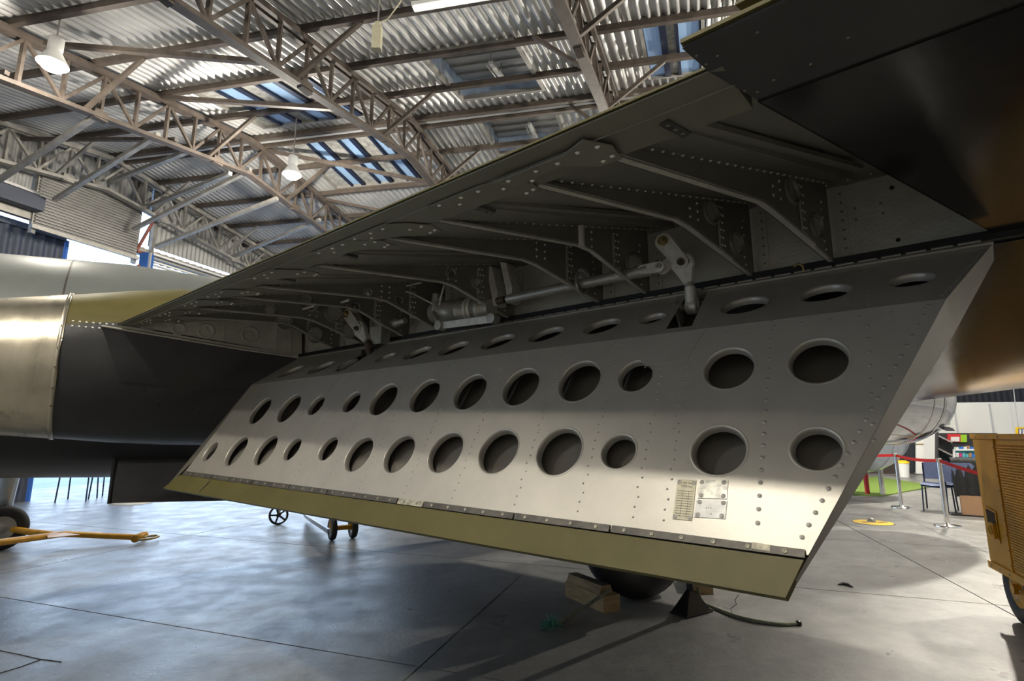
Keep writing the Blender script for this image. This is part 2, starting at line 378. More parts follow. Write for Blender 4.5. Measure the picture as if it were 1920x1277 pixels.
# lattice trusses: bent with the roof, each chord, post and diagonal its own member
TH = .83
def truss(u, label, m='roof_brown', m2='roof_brown', d0=-7.0, d1=9.0):
    t = thing('roof_truss', R(u, 0, -TH-.1), label, 'roof truss', 'hangar roof trusses')
    for a, b_ in ((d0, 0), (0, d1)):
        for s_ in (-.06, .06): beam('top_chord', R(u+s_, a, -.13), R(u+s_, b_, -.13), .06, .09, m2, t)
        beam('bottom_chord', R(u, a, -TH-.02), R(u, b_, -TH-.02), .14, .06, m, t)
    st = .52; i = 0; d = d0
    while d < d1-.01:
        e = min(d+st, d1)
        beam('web_post', R(u, d, -.13), R(u, d, -TH), .05, .05, m, t)
        if i % 2: beam('web_diagonal', R(u, d, -TH+.02), R(u, e, -.15), .045, .045, m, t)
        else: beam('web_diagonal', R(u, d, -.15), R(u, e, -TH+.02), .045, .045, m, t)
        if i % 4 == 0: MB().box(R(u, d, -TH), gn*.05, g1*.10, Z*.075).build('joint_plate', m, t)
        d += st; i += 1
    return t
U3 = -3.85
T1 = truss(0, 'brown lattice roof truss running past the near end of the ribbed skylights')
T2 = truss(3.5, 'brown lattice roof truss beside the glowing high-bay lamps')
T3 = truss(U3, 'brown lattice roof truss rising behind the upper wing edge')
T4 = truss(7.0, 'pale grey lattice roof truss against the end wall over the open doorway', 'roof_steel', 'roof_steel')
def brace(p0, p1, wd_=.055, m='roof_brown', parent=None, name='fly_brace'): return beam(name, p0, p1, wd_, wd_, m, parent)
for d in (-5.1, -3.05, -.97, 1.04, 3.1, 5.1):
    for T, u, sgs in ((T1, 0, (-1,)), (T2, 3.5, (-1, )), (T3, U3, (-1,)), (T4, 7.0, (-1,))):
        for sg in sgs: brace(R(u, d, -TH), R(u+sg*.95, d, -.1), parent=T, m='roof_steel' if u == 7 else 'roof_brown')
for d in (-2.0, .24, 2.06): brace(R(U3, d, -TH+.1), R(U3+.8, d-.15, -.1), .05, parent=T3)
for d, e in ((-3.7, -3.5), (-2.0, -2.1), (.3, .9), (2.2, 2.8)):
    brace(R(3.5, d, -.1), R(0, e, -TH), .065, parent=T1, name='wind_brace')
for d, e in ((-4.0, -4.0), (-1.6, -1.6)): brace(R(7.0, d, -.3), R(3.5, e, -TH+.1), .06, parent=T2, name='wind_brace')
# long raking struts from the end wall up to the truss
for a, b_ in (((183, 216), (-30, 356)), ((297, 252), (102, 375)), ((362, 280), (204, 342)), ((432, 325), (285, 385)), ((520, 372), (293, 462)), ((600, 412), (440, 480)), ((470, 318), (250, 430))):
    P0 = atU(*a, 3.5); P1 = atU(*b_, 6.9); brace(P0, P1, .075, 'roof_steel', T2, 'raking_strut')
# walls
def corr(name, u, d0, d1, z0, z1, m, parent=None, vertical=True, pitch=.0762, amp=.010, kind=None, mi=0):
    b = MB(); rows = []
    if vertical:
        n = int((d1-d0)/pitch*6); rows = [[G(u, d0+(d1-d0)*i/n, z)+gn*amp*math.sin(2*math.pi*i/6) for i in range(n+1)] for z in (z0, z1)]
    else:
        n = int((z1-z0)/pitch*6); rows = [[G(u, d, z0+(z1-z0)*i/n)+gn*amp*math.sin(2*math.pi*i/6) for i in range(n+1)] for d in (d0, d1)]
    b.grid(rows); return b.build(name, m, parent, kind=kind)
we = MB().bar(G(7.35, -16, 5.55), G(7.35, 14, 5.55), .12, .16).build('wall_end', 'roof_steel', kind='structure')
corr('wall_sheet', 7.40, -16, -1.0, 5.62, 7.3, 'wall_sheet', we, True, .12, .014)
corr('wall_sheet', 7.40, 1.35, 14, 5.75, 7.2, 'wall_sheet', we, True, .12, .014)
corr('wall_sheet', 7.45, -1.0, 1.35, 6.6, 7.35, 'wall_sheet', we, True, .12, .014)
for d in (-1.02, .98, 1.36): beam('wall_post', G(7.3, d, 5.2), G(7.3, d, 7.2), .07, .09, 'roof_steel', we)
beam('wall_girt', G(7.3, -8, 5.95), G(7.3, -1, 5.95), .10, .10, 'roof_steel', we)
for p, q, m in (((1.0, 5.55), (1.34, 6.5), 'red_oxide'), ((1.0, 6.5), (1.36, 6.55), 'red_oxide'), ((1.0, 5.5), (1.36, 5.52), 'red_oxide'), ((1.0, 5.1), (1.34, 5.4), 'red_oxide')):
    beam('bracing_angle', G(7.25, *p), G(7.25, *q), .05, .05, m, we)
# roller curtain hanging across the middle of the opening, dark sliding door leaf, blue post, hanging slats
rd = MB().bar(G(7.2, -1.1, 5.32), G(7.2, 1.0, 5.32), .06, .08).build('door_1', 'roof_steel', kind='structure')
nsl = 20
for i in range(nsl):
    z = 5.36+i*(6.58-5.36)/nsl
    MB().prism([G(7.2, -1.05, z), G(7.2, -1.05, z+.040)-gn*.055, G(7.2, .96, z+.040)-gn*.055, G(7.2, .96, z)], (0, 0, .016)).build('door_slat', 'wall_sheet', rd)
MB().box(G(7.26, -.05, 5.97), g1*1.02, gn*.01, Z*.64).build('slat_light_block', 'roof_steel', rd)  # sheet added behind the slats to stop daylight leaking through their gaps
dl_ = MB().bar(G(7.75, -9, 5.44), G(7.75, -.12, 5.44), .1, .12).build('door_2', 'navy_door', kind='structure')
corr('door_sheet', 7.75, -9, -.14, 0, 5.4, 'navy_door', dl_, True, .20, .03)
beam('door_edge', G(7.75, -.10, 0), G(7.75, -.10, 5.4), .10, .06, 'blue_post', dl_)
dp = MB().bar(G(7.2, 1.2, 0), G(7.2, 1.2, 5.5), .20, .20).build('door_3', 'blue_post', kind='structure')
MB().bar(G(7.08, 1.16, 4.4), G(7.08, 1.16, 5.5), .07, .05).build('track_bracket', 'galv', dp)
for i in range(5):
    beam('door_rail', G(7.15+.09*i, 1.3, 5.52-.06*i), G(7.15+.09*i, 12, 5.52-.06*i), .03, .04, 'roof_steel' if i % 2 else 'box_white', dp)
corr('valance_sheet', 7.6, 1.35, 12, 5.45, 5.75, 'box_tan', we, True, .2, .03)
MB().bar(G(7.1, -9, 5.75), G(7.1, -1.05, 5.75), .2, .28).build('door_track', 'navy_door', we)
MB().bar(G(7.0, -9, 5.92), G(7.0, -1.2, 5.92), .06, .05).build('door_track_pipe', 'galv', we)
# other walls (far one seen to the right)
wf = MB().bar(G(9, 13.8, .1), G(-20, 13.8, .1), .1, .2).build('wall_far', 'grey_trim', kind='structure')
def corr_u(d, u0, u1, z0, z1, m, parent, pitch=.2, amp=.025):
    n = int((u1-u0)/pitch*4); MB().grid([[G(u0+(u1-u0)*i/n, d, z)+g1*amp*math.sin(math.pi*i/2) for i in range(n+1)] for z in (z0, z1)]).build('wall_sheet', m, parent)
corr_u(13.85, -20, 9, 0, 5.4, 'dark_curtain', wf)
wn = MB().bar(G(9, -13.5, .1), G(-17, -13.5, .1), .1, .2).build('wall_near', 'grey_trim', kind='structure'); corr_u(-13.6, -17, 9, 0, 5.6, 'wall_sheet', wn)
wr = MB().bar(G(-16.8, -14, .1), G(-16.8, 14, .1), .1, .2).build('wall_right', 'grey_trim', kind='structure')
corr('wall_sheet', -16.9, -14, 14, 0, 7.4, 'wall_sheet', wr, True, .2, .03)

# ---- lamps
def highbay(p, label, power=1., top=None):
    p = A(p); t = thing('high_bay_lamp', p+A([0, 0, -.12]), label, 'lamp', 'hangar high-bay lamps')
    MB().lathe(p+A([0, 0, -.06]), Z, [(0, .17), (.02, .165), (.12, .11), (.20, .07)], 28, cap=False).build('reflector', 'lamp_white', t)
    MB().lathe(p+A([0, 0, .13]), Z, [(0, .07), (.02, .085), (.18, .085), (.20, .05)], 20).build('housing', 'lamp_white', t)
    MB().lathe(p+A([0, 0, -.14]), Z, [(0, .05), (.02, .11), (.06, .14), (.10, .14), (.13, .08)], 20).build('bulb', 'lamp_glow', t)
    tz = top if top is not None else p[2]+.6
    MB().tube(p+A([0, 0, .3]), A([p[0], p[1], tz]), .012, n=8).build('suspension_rod', 'roof_steel', t)
    l = bpy.data.lights.new('lamp_light', 'POINT'); l.energy = LAMP_W*power; l.color = LAMP_COL; l.shadow_soft_size = .10
    lo = bpy.data.objects.new('lamp_light', l); COL.objects.link(lo); lo.parent = t; lo.location = (0, 0, -.13)
    return t
def roofat(P):
    M2 = np.column_stack([g2[:2], g1[:2]]); ud = np.linalg.solve(M2, (A(P)-RIDGE)[:2]); return roofz(ud[1])
def hb(P, label, power=1.): return highbay(P, label, power, roofat(P)-.02)
hb(atZ(100, 113, 6.1), 'glaring high-bay lamp at the upper left between two truss chords', .20)
hb(atZ(548, 322, 6.2), 'small bright high-bay lamp hanging below the far ribbed skylight', .65)
for s_, n_, z_, pw_, wh in ((1.7, -2.05, 5.9, .74, 'high-bay lamp hanging behind the camera, nearest the flap'), (5.2, -3.2, 5.75, .22, 'high-bay lamp hanging behind the camera toward the jet pipe')):
    hb(w(s_, n_, z_), wh, pw_)
for x, y, z_, pw_, wh in ((6.5, 5.0, 6.0, 2.2, 'high-bay lamp hidden above the outer wing over the yellow cart'), (9.5, 11.5, 6.1, 3.0, 'high-bay lamp hidden above the wing over the green turf'), (2.8, 14.5, 6.1, 1.6, 'high-bay lamp hidden behind the wing near the far wall')): hb(A([x, y, z_]), wh, pw_)
# fluorescent batten at the top edge
fp = atZ(862, 4, 6.45); ft = thing('fluorescent_batten', fp, 'lit fluorescent batten under the roof at the top of the picture', 'lamp')
MB().bar(fp-g2*.6+A([0, 0, .04]), fp+g2*.6+A([0, 0, .04]), .12, .05).build('batten_body', 'lamp_white', ft)
MB().tube(fp-g2*.58, fp+g2*.58, .016, n=10).build('fluorescent_tube', 'tube_glow', ft)
for s_ in (-.5, .5): MB().tube(fp+g2*s_, fp+g2*s_+A([0, 0, roofat(fp)-6.47]), .008, n=6).build('hanger', 'roof_steel', ft)
# pendant switch box on its cable
pp = atZ(707, 72, 5.2); pt = thing('pendant_switch', pp+A([0, 0, -.14]), 'yellowed pendant control box hanging on a thin cable from the roof', 'switch')
b = MB(); b.box(pp, (.045, 0, 0), (0, .035, 0), (0, 0, .13)); b.box(pp+A([0, 0, .15]), (.025, 0, 0), (0, .02, 0), (0, 0, .03)); b.build('control_box', 'plate_cream', pt)
MB().path([pp+A([0, 0, .17]), pp+A([.01, 0, .6]), pp+A([.0, .02, 1.7])], .007).build('hanging_cable', 'roof_steel', pt)
MB().path([pp+A([0, 0, .17]), pp+A([.10, 0, .22]), pp+A([.22, .0, .42]), pp+A([.24, 0, .8]), pp+A([.22, .05, 1.7])], .007).build('loop_cable', 'plate_cream', pt)

# ================================================================== THE BOMBER
bo = thing('bomber_aircraft', W(6.2, 2, 0), 'big parked bomber with dark underside, its perforated silver wing flap hanging down', 'aircraft')
A1, A2 = math.radians(61.1), math.radians(32); CB = .68; NB = .372
n1 = -math.sin(A1)*N+math.cos(A1)*Z; n2 = -math.sin(A2)*N+math.cos(A2)*Z
e1 = math.cos(A1)*N+math.sin(A1)*Z; e2 = math.cos(A2)*N+math.sin(A2)*Z
def MP(s, c, h=0.): return w(s, 1.16, 1.0)+e1*c+n1*h
def NP(s, c, h=0.): return w(s, 1.16, 1.0)+e1*CB+e2*c+n2*h
# ---- flap
BOT = [(3.192, .237, .055), (2.886, .246, .080), (2.588, .258, .077), (2.349, .268, .054), (2.064, .276, .053), (1.829, .256, .072), (1.587, .263, .072), (1.349, .275, .072), (1.116, .284, .072), (.887, .289, .071), (.697, .293, .046), (.436, .302, .060), (.231, .309, .046)]
UPR = [(2.906, .489, .079), (2.608, .495, .079), (2.360, .501, .051), (2.076, .507, .050), (1.848, .510, .074), (1.594, .515, .072), (1.350, .518, .071), (1.117, .525, .070), (.887, .531, .071), (.697, .534, .050), (.434, .537, .060), (.229, .539, .060)]
NOS = [(2.999, .136, .078), (2.665, .130, .074), (2.418, .130, .052), (2.114, .141, .050), (1.880, .145, .066), (1.638, .136, .068), (1.387, .140, .069), (1.150, .145, .067), (.912, .146, .064), (.725, .152, .042), (.437, .150, .062), (.230, .158, .059), (.041, .160, .044)]
OFF = .006
fb = MB()
vs, fs = holed([(3.345, .100), (3.235, CB), (-.02, CB), (.243, .082)], [(s, c, r+OFF) for s, c, r in BOT+UPR])
fb.add([MP(*v) for v in vs], fs)
notch = [(.560, 0), (.600, .372), (.672, .372), (.640, 0)]
notch2 = [(2.335, 0), (2.375, .372), (2.455, .372), (2.42, 0)]
ol = [(3.235, 0), (3.293, NB), (2.455, NB), (2.42, .04), (2.335, .04), (2.375, NB), (.672, NB), (.640, .035), (.560, .035), (.600, NB), (-.131, .352), (-.02, 0)]
vs, fs = holed(ol, [(s, c, r+OFF) for s, c, r in NOS]); fb.add([NP(*v) for v in vs], fs)
# outer skin and the two end plates
def outer(s0, s1):
    T0, T1_ = MP(s0[0], .0, -.010), MP(s1[0], .0, -.010); B0, B1 = MP(s0[1], CB-.03, -.105), MP(s1[1], CB-.03, -.105); H0, H1 = NP(s0[2], NB+.01, -.055), NP(s1[2], NB+.01, -.055)
    return T0, T1_, B0, B1, H0, H1
Lx, Rx = (3.462, 3.235, 3.293), (.278, -.02, -.131)
T0, T1_, B0, B1, H0, H1 = outer(Lx, Rx)
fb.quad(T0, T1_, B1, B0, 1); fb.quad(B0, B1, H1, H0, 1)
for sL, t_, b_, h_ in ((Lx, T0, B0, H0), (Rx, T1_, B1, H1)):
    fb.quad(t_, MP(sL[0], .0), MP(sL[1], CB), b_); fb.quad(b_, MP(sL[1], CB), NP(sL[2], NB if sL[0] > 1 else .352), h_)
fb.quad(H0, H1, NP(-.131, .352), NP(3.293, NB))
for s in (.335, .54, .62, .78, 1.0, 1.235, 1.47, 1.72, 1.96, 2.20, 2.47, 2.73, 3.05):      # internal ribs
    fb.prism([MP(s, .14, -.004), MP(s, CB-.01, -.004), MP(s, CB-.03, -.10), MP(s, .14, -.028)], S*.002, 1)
flap = fb.build('flap', ['silver_paint', 'flap_inside_shade'], bo, 'silver flap panel pierced by three rows of round holes')
def rim_mesh(r, key={}):
    k = round(r, 3)
    if k not in key: key[k] = MB().lathe((0, 0, 0), (0, 0, 1), [(0.0006, r+OFF+.003), (.0016, r+OFF), (.0004, r+.0035), (-.004, r+.001), (-.011, r-.0005), (-.020, r-.001)], 40, cap=False, zref=A([0, 1., 0])).mesh('hole_rim', 'silver_paint')
    return key[k]
for L, fn, e_, n_ in ((BOT, MP, e1, n1), (UPR, MP, e1, n1), (NOS, NP, e2, n2)):
    for s, c, r in L: inst('hole_rim', rim_mesh(r), basis(fn(s, c), S, np.cross(n_, S), n_), flap)
# olive trailing strip, dark joint strips, screws
b = MB(); b.prism([MP(3.462, 0, -.012), MP(3.37, .088, -.018), MP(.250, .070, -.018), MP(.278, -.006, -.012)], n1*.022); b.build('trailing_strip', 'olive', flap, 'olive green painted trailing strip of the flap')
MB().bar(MP(2.99, .012, .0105), MP(2.95, .075, .0105), .006, .002, n1).build('strip_seam', 'olive_grey', flap)
MB().prism([MP(3.475, .004, -.012), MP(3.42, .20, -.075), MP(3.36, .20, -.012), MP(3.44, .02, 0)], S*.012).build('end_fairing', 'olive_grey', flap)
seams = [3.345, 2.967, 2.528, 2.19, 1.902, 1.477, 1.346, .971, .670, .245]
def stripc(s): t = (s-.245)/3.1; return (.074+.014*t, .090+.022*t)
screwm = MB(); screwm.lathe((0, 0, 0), (0, 0, 1), [(0, .0058), (.0016, .0054), (.0020, .004), (.0008, .0026), (.0008, .0)], 12, zref=A([0, 1., 0])); screwm = screwm.mesh('screw', 'screw')
def screw(P, nrm, parent, sc=1., me=None):
    x = unit(np.cross(nrm, A([.2, .4, .89]))); inst('screw', me or screwm, basis(P, x*sc, np.cross(nrm, x)*sc, A(nrm)*sc), parent)
for i in range(len(seams)-1):
    a, b_ = seams[i]-.003, seams[i+1]+.003; ca, cb = stripc(a), stripc(b_)
    MB().prism([MP(a, ca[0]), MP(a, ca[1]), MP(b_, cb[1]), MP(b_, cb[0])], n1*.0055).build('joint_strip', 'strip_worn' if i == 5 else 'strip_dark', flap)
    k = max(2, int(round((a-b_)/.075)))
    for j in range(k):
        s = a+(b_-a)*(j+.5)/k; c_ = stripc(s); screw(MP(s, (c_[0]+c_[1])/2, .0055), n1, flap, .9)
MB().prism([MP(.345, .079), MP(.345, .092), MP(.31, .0905), MP(.31, .077)], n1*.0065).build('worn_patch', 'strip_worn', flap)
# rivets: dimpled screws along the right edge and the last rib one by one, the small ones together
dimp = MB(); dimp.lathe((0, 0, 0), (0, 0, 1), [(.0002, .0075), (.0012, .0062), (.0004, .0042), (.0022, .0030), (.0016, .0)], 12, zref=A([0, 1., 0])); dimp = dimp.mesh('screw', 'flap_rivet')
for k in range(22):
    c = .115+k*.0262; s = .243+(-.02-.243)*(c-.082)/(CB-.082)+.026
    if c < CB-.01: screw(MP(s, c, .0005), n1, flap, .66, dimp)
for k in range(19): screw(MP(.338, .135+k*.030, .0005), n1, flap, .68, dimp)
for k in range(9): screw(MP(.128, .33+k*.037, .0005), n1, flap, .62, dimp)
for k in range(15): screw(MP(.02+k*.062, CB-.022, .0005), n1, flap, .55, dimp)
rv = MB()
for s in (.542, .619, .776, .986, 1.236, 1.467, 1.723, 1.959, 2.199, 2.464, 2.735):
    for k in range(22): rv.rivet(MP(s+.004*math.sin(k*9), .12+k*.0255), n1, .0032)
for s in (.575, 1.0, 1.25, 1.49, 1.745, 1.985):
    for k in range(9): rv.rivet(MP(s-.02, .36+k*.036), n1, .0028)
for k in range(120):
    s = .95+k*.019
    if s < 3.22: rv.rivet(MP(s, CB-.016), n1, .0026); 
for s in (.125, .335, .54, .69, .80, 1.03, 1.27, 1.51, 1.76, 2.0, 2.24, 2.50, 2.56, 2.83):
    for k in range(10): rv.rivet(NP(s+.018*k/10, .02+k*.033), n2, .0028)
for s in (.55, .66, 2.33, 2.44):
    for k in range(16): rv.rivet(NP(s+.03*k/16+(-.012 if s in (.55, 2.33) else .012), .02+k*.021), n2, .003)
    for k in range(5): rv.rivet(MP(s+(-.012 if s in (.55, 2.33) else .012), CB-.03-k*.022), n1, .003)
for k in range(26): rv.rivet(NP(-.118+k*.0082*0+(k*.0042), .34-k*.0128), n2, .0026)
rv.build('rivets', 'flap_rivet', flap, kind='stuff')
# doublers at the hinge lugs, thin lapped edges
for s0, s1 in ((.53, .72), (2.30, 2.49)):
    MB().prism([MP(s0-.02, CB-.004), MP(s0+.02, CB-.105), MP(s1-.05, CB-.115), MP(s1+.0, CB-.06), MP(s1+.03, CB-.004)][::1], n1*.0016).build('doubler_plate', 'silver_paint', flap)
for s in (.80, 1.03, 1.27, 1.51, 1.76, 2.0, 2.2, 2.55, 2.83):
    MB().prism([MP(s-.012, CB-.002), MP(s+.03, CB-.07), MP(s+.036, CB-.07), MP(s+.02, CB-.002)], n1*.0014).build('rib_tab', 'silver_paint', flap)
# top lip of the flap with its piano hinge
nk = 60
MB().bar(NP(3.293, NB, .004), NP(-.131, .352, .004), .016, .006, n2).build('hinge_leaf', 'silver_paint', flap)
hk = MB()
for i in range(nk): 
    a = NP(3.28-i*3.40/nk, NB+.006, .004); hk.tube(a, a-S*.046, .0042, n=6)
hk.build('hinge_knuckles', 'silver_paint', flap, kind='stuff')
# data plates with their lettering
def dplate(cor, m, lines, rows=0):
    P = [A(c) for c in cor]; b = MB(); b.prism([MP(*p) for p in P], n1*.0018)
    o, ex, ey = P[3], (P[2]-P[3]), (P[0]-P[3])       # lower left, right, up  (in s,c)
    def at(u_, v_): q = o+ex*u_+ey*v_; return MP(q[0], q[1], .0021)
    lx, ly = np.linalg.norm(ex), np.linalg.norm(ey)
    for txt, u_, v_, h_ in lines:
        tv, tf = text2d(txt, h_); b.add([at(u_+x/lx, v_+y/ly) for x, y in tv], tf, 1)
    for i in range(rows):
        v_ = .08+i*.62/(rows-1); b.prism([at(.08, v_), at(.92, v_), at(.92, v_+.008), at(.08, v_+.008)], n1*.0001, 1)
    if rows:
        for u_ in (.36, .68): b.prism([at(u_, .08), at(u_, .70), at(u_+.012, .70), at(u_+.012, .08)], n1*.0001, 1)
    pl = b.build('data_plate', [m, 'print'], flap)
    for u_, v_ in ((.12, .92), (.88, .92), (.12, .06), (.88, .06)):
        if not rows: v_ = .86 if v_ > .5 else .14
        q = o+ex*u_+ey*v_; screw(MP(q[0], q[1], .0018), n1, flap, .72, dimp)
dplate([(.523, .222), (.478, .222), (.476, .125), (.521, .125)], 'plate_cream', [('SER No.', .30, .89, .0068), ('TYPE No.', .24, .80, .0068), ('- - - - -', .22, .845, .004), ('. . . . . .', .22, .745, .004)], 11)
dplate([(.473, .224), (.406, .226), (.405, .182), (.470, .179)], 'plate_worn', [('- - -     - - -', .26, .62, .006), ('- -  - -', .10, .48, .006), ('- -  - - -     -', .10, .34, .006)])
dplate([(.472, .175), (.404, .178), (.404, .137), (.473, .134)], 'plate_grey', [('-  - - -  - - -', .34, .66, .006), ('A.R.A', .33, .50, .006), ('- - - - :  - - - - -', .36, .36, .006), ('o', .50, .16, .009)])

# ---- wing bay above the flap
RIBP = [(-.385, 1.902, -.99, 1.845), (-.374, 1.917, -.95, 1.872), (-.320, 1.938, -.915, 1.893), (-.36, 1.922, -.915, 1.886), (-.325, 1.932, -.875, 1.905), (-.317, 1.937, -.865, 1.909), (-.290, 1.940, -.85, 1.914), (-.330, 1.930, -.85, 1.914), (-.285, 1.946, -.835, 1.918)]     # bend d, z; aft end d, z
SB, NBASE, ZB = [.24, .475, .854, 1.058, 1.531, 1.99, 2.273, 2.634, 2.942], 1.84, 1.82
NSP = 1.885
def RB(s, d, z, off=0.): return w(s, NBASE, 0)+D*d+Z*z+Q*off
TER, TEL = atN(1330, 135, .765), atN(220, 610, .880)
TEu = unit(TEL-TER)
SPT0, SPT1 = w(-.35, NSP, 2.095), w(3.50, NSP, 2.095)
def skinz(s, d):                     # height of the skin over the rib of base s, d ahead of its base
    P = w(s, NBASE, 0)+D*d; k = (P-TER)@S/((TEL-TER)@S); e = TER+(TEL-TER)*k; t = (P@N-e@N)/(NSP-e@N); return float(e[2]+(2.095-e[2])*t)-.001
b = MB()
TEr2 = TER-TEu*.02
b.prism([TEr2, TEL, w(3.60, NSP, 2.095), w(-.30, NSP, 2.095)], Z*.003); b.build('bay_upper_skin', 'bay_paint', bo)
b = MB(); b.prism([TEr2+Z*.0035-N*.006, TEL+Z*.0035-N*.006, w(3.60, NSP, 2.10), w(-.30, NSP, 2.10)], Z*.004); b.build('wing_upper_skin', 'olive', bo)
up = w(1.9, NSP, 2.095)-(TER+TEL)/2; up = unit(up-(up@TEu)*TEu)                       # from the edge forward along the skin
dn = unit(np.cross(up, TEu)); dn = dn if dn[2] < 0 else -dn
b = MB(); wr_, wl_ = .14, .10; SLW = .20
tri = [TEr2, TEL, TEr2+up*wr_, TEL+up*wl_, TEr2+up*wr_+dn*wr_*SLW, TEL+up*wl_+dn*wl_*SLW]
b.add(tri, [(0, 1, 5, 4), (2, 4, 5, 3), (0, 2, 3, 1), (0, 4, 2), (1, 3, 5)]); tes = b.build('trailing_edge_strip', 'olive_grey', bo)
MB().bar(TEr2+dn*(.055*SLW+.001)+up*.055, TEL+dn*(.045*SLW+.001)+up*.045, .003, .002, dn).build('strip_lap', 'bay_paint', tes)
rvt = MB()
LEN = float(np.linalg.norm(TEL-TER))
def TEP(k, a): return TER+TEu*k+up*a          # along the edge, forward from it
for i, s in enumerate(SB):
    # where this rib meets the strip
    P = RB(s, RIBP[i][2], RIBP[i][3]); k = float((P-TER)@TEu); b = MB()
    fr = float((P-TER)@up); sl = max(SLW, float((P-TER)@dn)/fr)
    GP = lambda a, f: TEP(k+a, f)+dn*(sl*f+.003)
    b.prism([GP(-.03, fr+.015), GP(-.036, fr-.03), GP(0, fr-.075), GP(.06, .045), GP(.25, .045), GP(.215, .085), GP(.09, fr-.03), GP(.02, fr+.012)], dn*.003)
    gp = b.build('gusset_plate', 'olive_grey', tes)
    for a, f in ((-.020, fr-.005), (.004, fr), (-.012, fr-.045), (.03, fr-.05), (.085, .06), (.14, .058), (.215, .055), (.17, .082)): rvt.rivet(GP(a, f)+dn*.003, dn, .0062)
rvt.build('rivets', 'rivet', tes, kind='stuff')
# ribs
def riblow(i):
    bd, bz, ad, az_ = RIBP[i]; f = (.13/(.02-bd))
    return [(.02, 1.818), (-.12, 1.818+(bz-1.818)*.14/(.02-bd)), (bd+.03, bz-.006), (bd-.03, bz+.001), (ad, az_)]
def ribpoly(i, s):
    L = riblow(i); ad = RIBP[i][2]; return [(.035, 1.815)]+L+[(ad, max(skinz(s, ad), L[-1][1]+.006)), (-.36, skinz(s, -.36)), (.035, skinz(s, .035))]
for i, s in enumerate(SB):
    pl = ribpoly(i, s); circles = []; b = MB()
    big = i in (0, 1)
    rings = {0: [(-.20, 2.00, .034), (-.06, 1.925, .036)], 1: [(-.20, 2.00, .034), (-.06, 1.925, .036)], 2: [(-.05, 1.93, .040)], 3: [(-.08, 1.92, .034)], 4: [(-.30, 1.985, .020), (-.17, 1.965, .020)], 5: [(-.38, 1.965, .018), (-.22, 1.95, .020)], 6: [(-.52, 1.957, .022), (-.27, 1.955, .022)], 7: [(-.52, 1.955, .026), (-.18, 1.985, .045), (-.08, 1.90, .045)], 8: [(-.30, 1.965, .045), (-.12, 1.905, .045)]}[i]
    vs, fs = holed(pl, [(d, z, r) for d, z, r in rings], 28)
    b.add([RB(s, *v) for v in vs], fs); b.add([RB(s, *v, .0025) for v in vs], fs)
    rib = b.build('rib', 'bay_paint', bo)
    # lower flange along the bent edge, upper flange on the skin, aft closing angle
    low = riblow(i); ad = RIBP[i][2]
    for (d0, z0), (d1, z1), nm in ((low[0], low[1], 'flange_foot'), (low[1], low[2], 'flange'), (low[2], low[3], 'flange'), (low[3], low[4], 'flange')):
        fl_ = MB(); off = .018 if nm == 'flange' else .012
        fl_.prism([RB(s, d0, z0), RB(s, d1, z1), RB(s, d1, z1, -off), RB(s, d0, z0, -off)], Z*.0035)
        fl_.prism([RB(s, d0, z0, -off), RB(s, d1, z1, -off), RB(s, d1, z1+.006, -off), RB(s, d0, z0+.006, -off)], Q*.002); fl_.build(nm, 'spar_paint', rib)
    MB().prism([RB(s, ad+.03, skinz(s, ad+.03)-.001), RB(s, .03, skinz(s, .03)-.001), RB(s, .03, skinz(s, .03)-.001, -.022), RB(s, ad+.03, skinz(s, ad+.03)-.001, -.022)], -Z*.003).build('upper_flange', 'bay_paint', rib)
    MB().prism([RB(s, -.02, 1.835, -.003), RB(s, -.17, 1.885, -.003), RB(s, -.17, skinz(s, -.17)-.02, -.003), RB(s, -.16, skinz(s, -.16)-.02, -.003), RB(s, -.16, 1.89, -.003)][::1], Q*.001).build('web_lap', 'spar_paint', rib)
    for d, z, r in rings:
        rg = MB(); rg.lathe(RB(s, d, z), -Q, [(0, r+.010), (.005, r+.007), (.008, r+.002), (.004, r-.001), (-.006, r-.002)], 28, cap=False); rg.build('hole_rim', 'bay_paint', rib)
        if i in (0, 1, 8, 7): MB().lathe(RB(s, d, z, .012), -Q, [(0, r), (.002, r)], 28).build('hole_cover', 'spar_paint', rib)
    rr = MB()
    n = 26
    for k in range(n):
        d = ad+.06+k*(-.04-ad)/n; rr.rivet(RB(s, d, skinz(s, d)-.004, -.014), -Z, .0046)
    for d in (-.315, -.275):
        for k in range(4):
            z = 1.955+k*.027
            if z < skinz(s, d)-.01: rr.rivet(RB(s, d, z), -Q, .0052)
    for d in (-.155, -.140, -.02):
        for k in range(8):
            z = 1.875+k*.026-(.04 if d > -.05 else 0)
            if z < skinz(s, d)-.01: rr.rivet(RB(s, d+.006*(k % 2), z), -Q, .0046)
    rr.build('rivets', 'rivet', rib, kind='stuff')
# stringers on the skin between the ribs, each with its end bracket
for px_, py_ in ((1245, 212), (885, 374), (632, 466), (520, 514), (400, 560)):
    P = onplane(px_, py_, TER, np.cross(up, TEu)); k = float((P-TER)@TEu); f = float((P-TER)@up)
    a0 = P+dn*.006; L_ = .86; a1 = a0+unit(D-(D@dn)*dn)*L_
    st = MB(); st.bar(a0, a1, .030, .012, dn); st.prism([a0+Q*.012, a1+Q*.012, a1+Q*.012+dn*.028, a0+Q*.012+dn*.008], Q*.002); so = st.build('stringer', 'bay_paint', bo)
    b = MB(); b.box(a0+dn*.010+D*.03, D*.035, Q*.010, dn*.004); b.build('end_bracket', 'strip_dark', so)
    for j in range(3): screw(a0+dn*.014+D*(.008+.022*j), dn, so, .7)
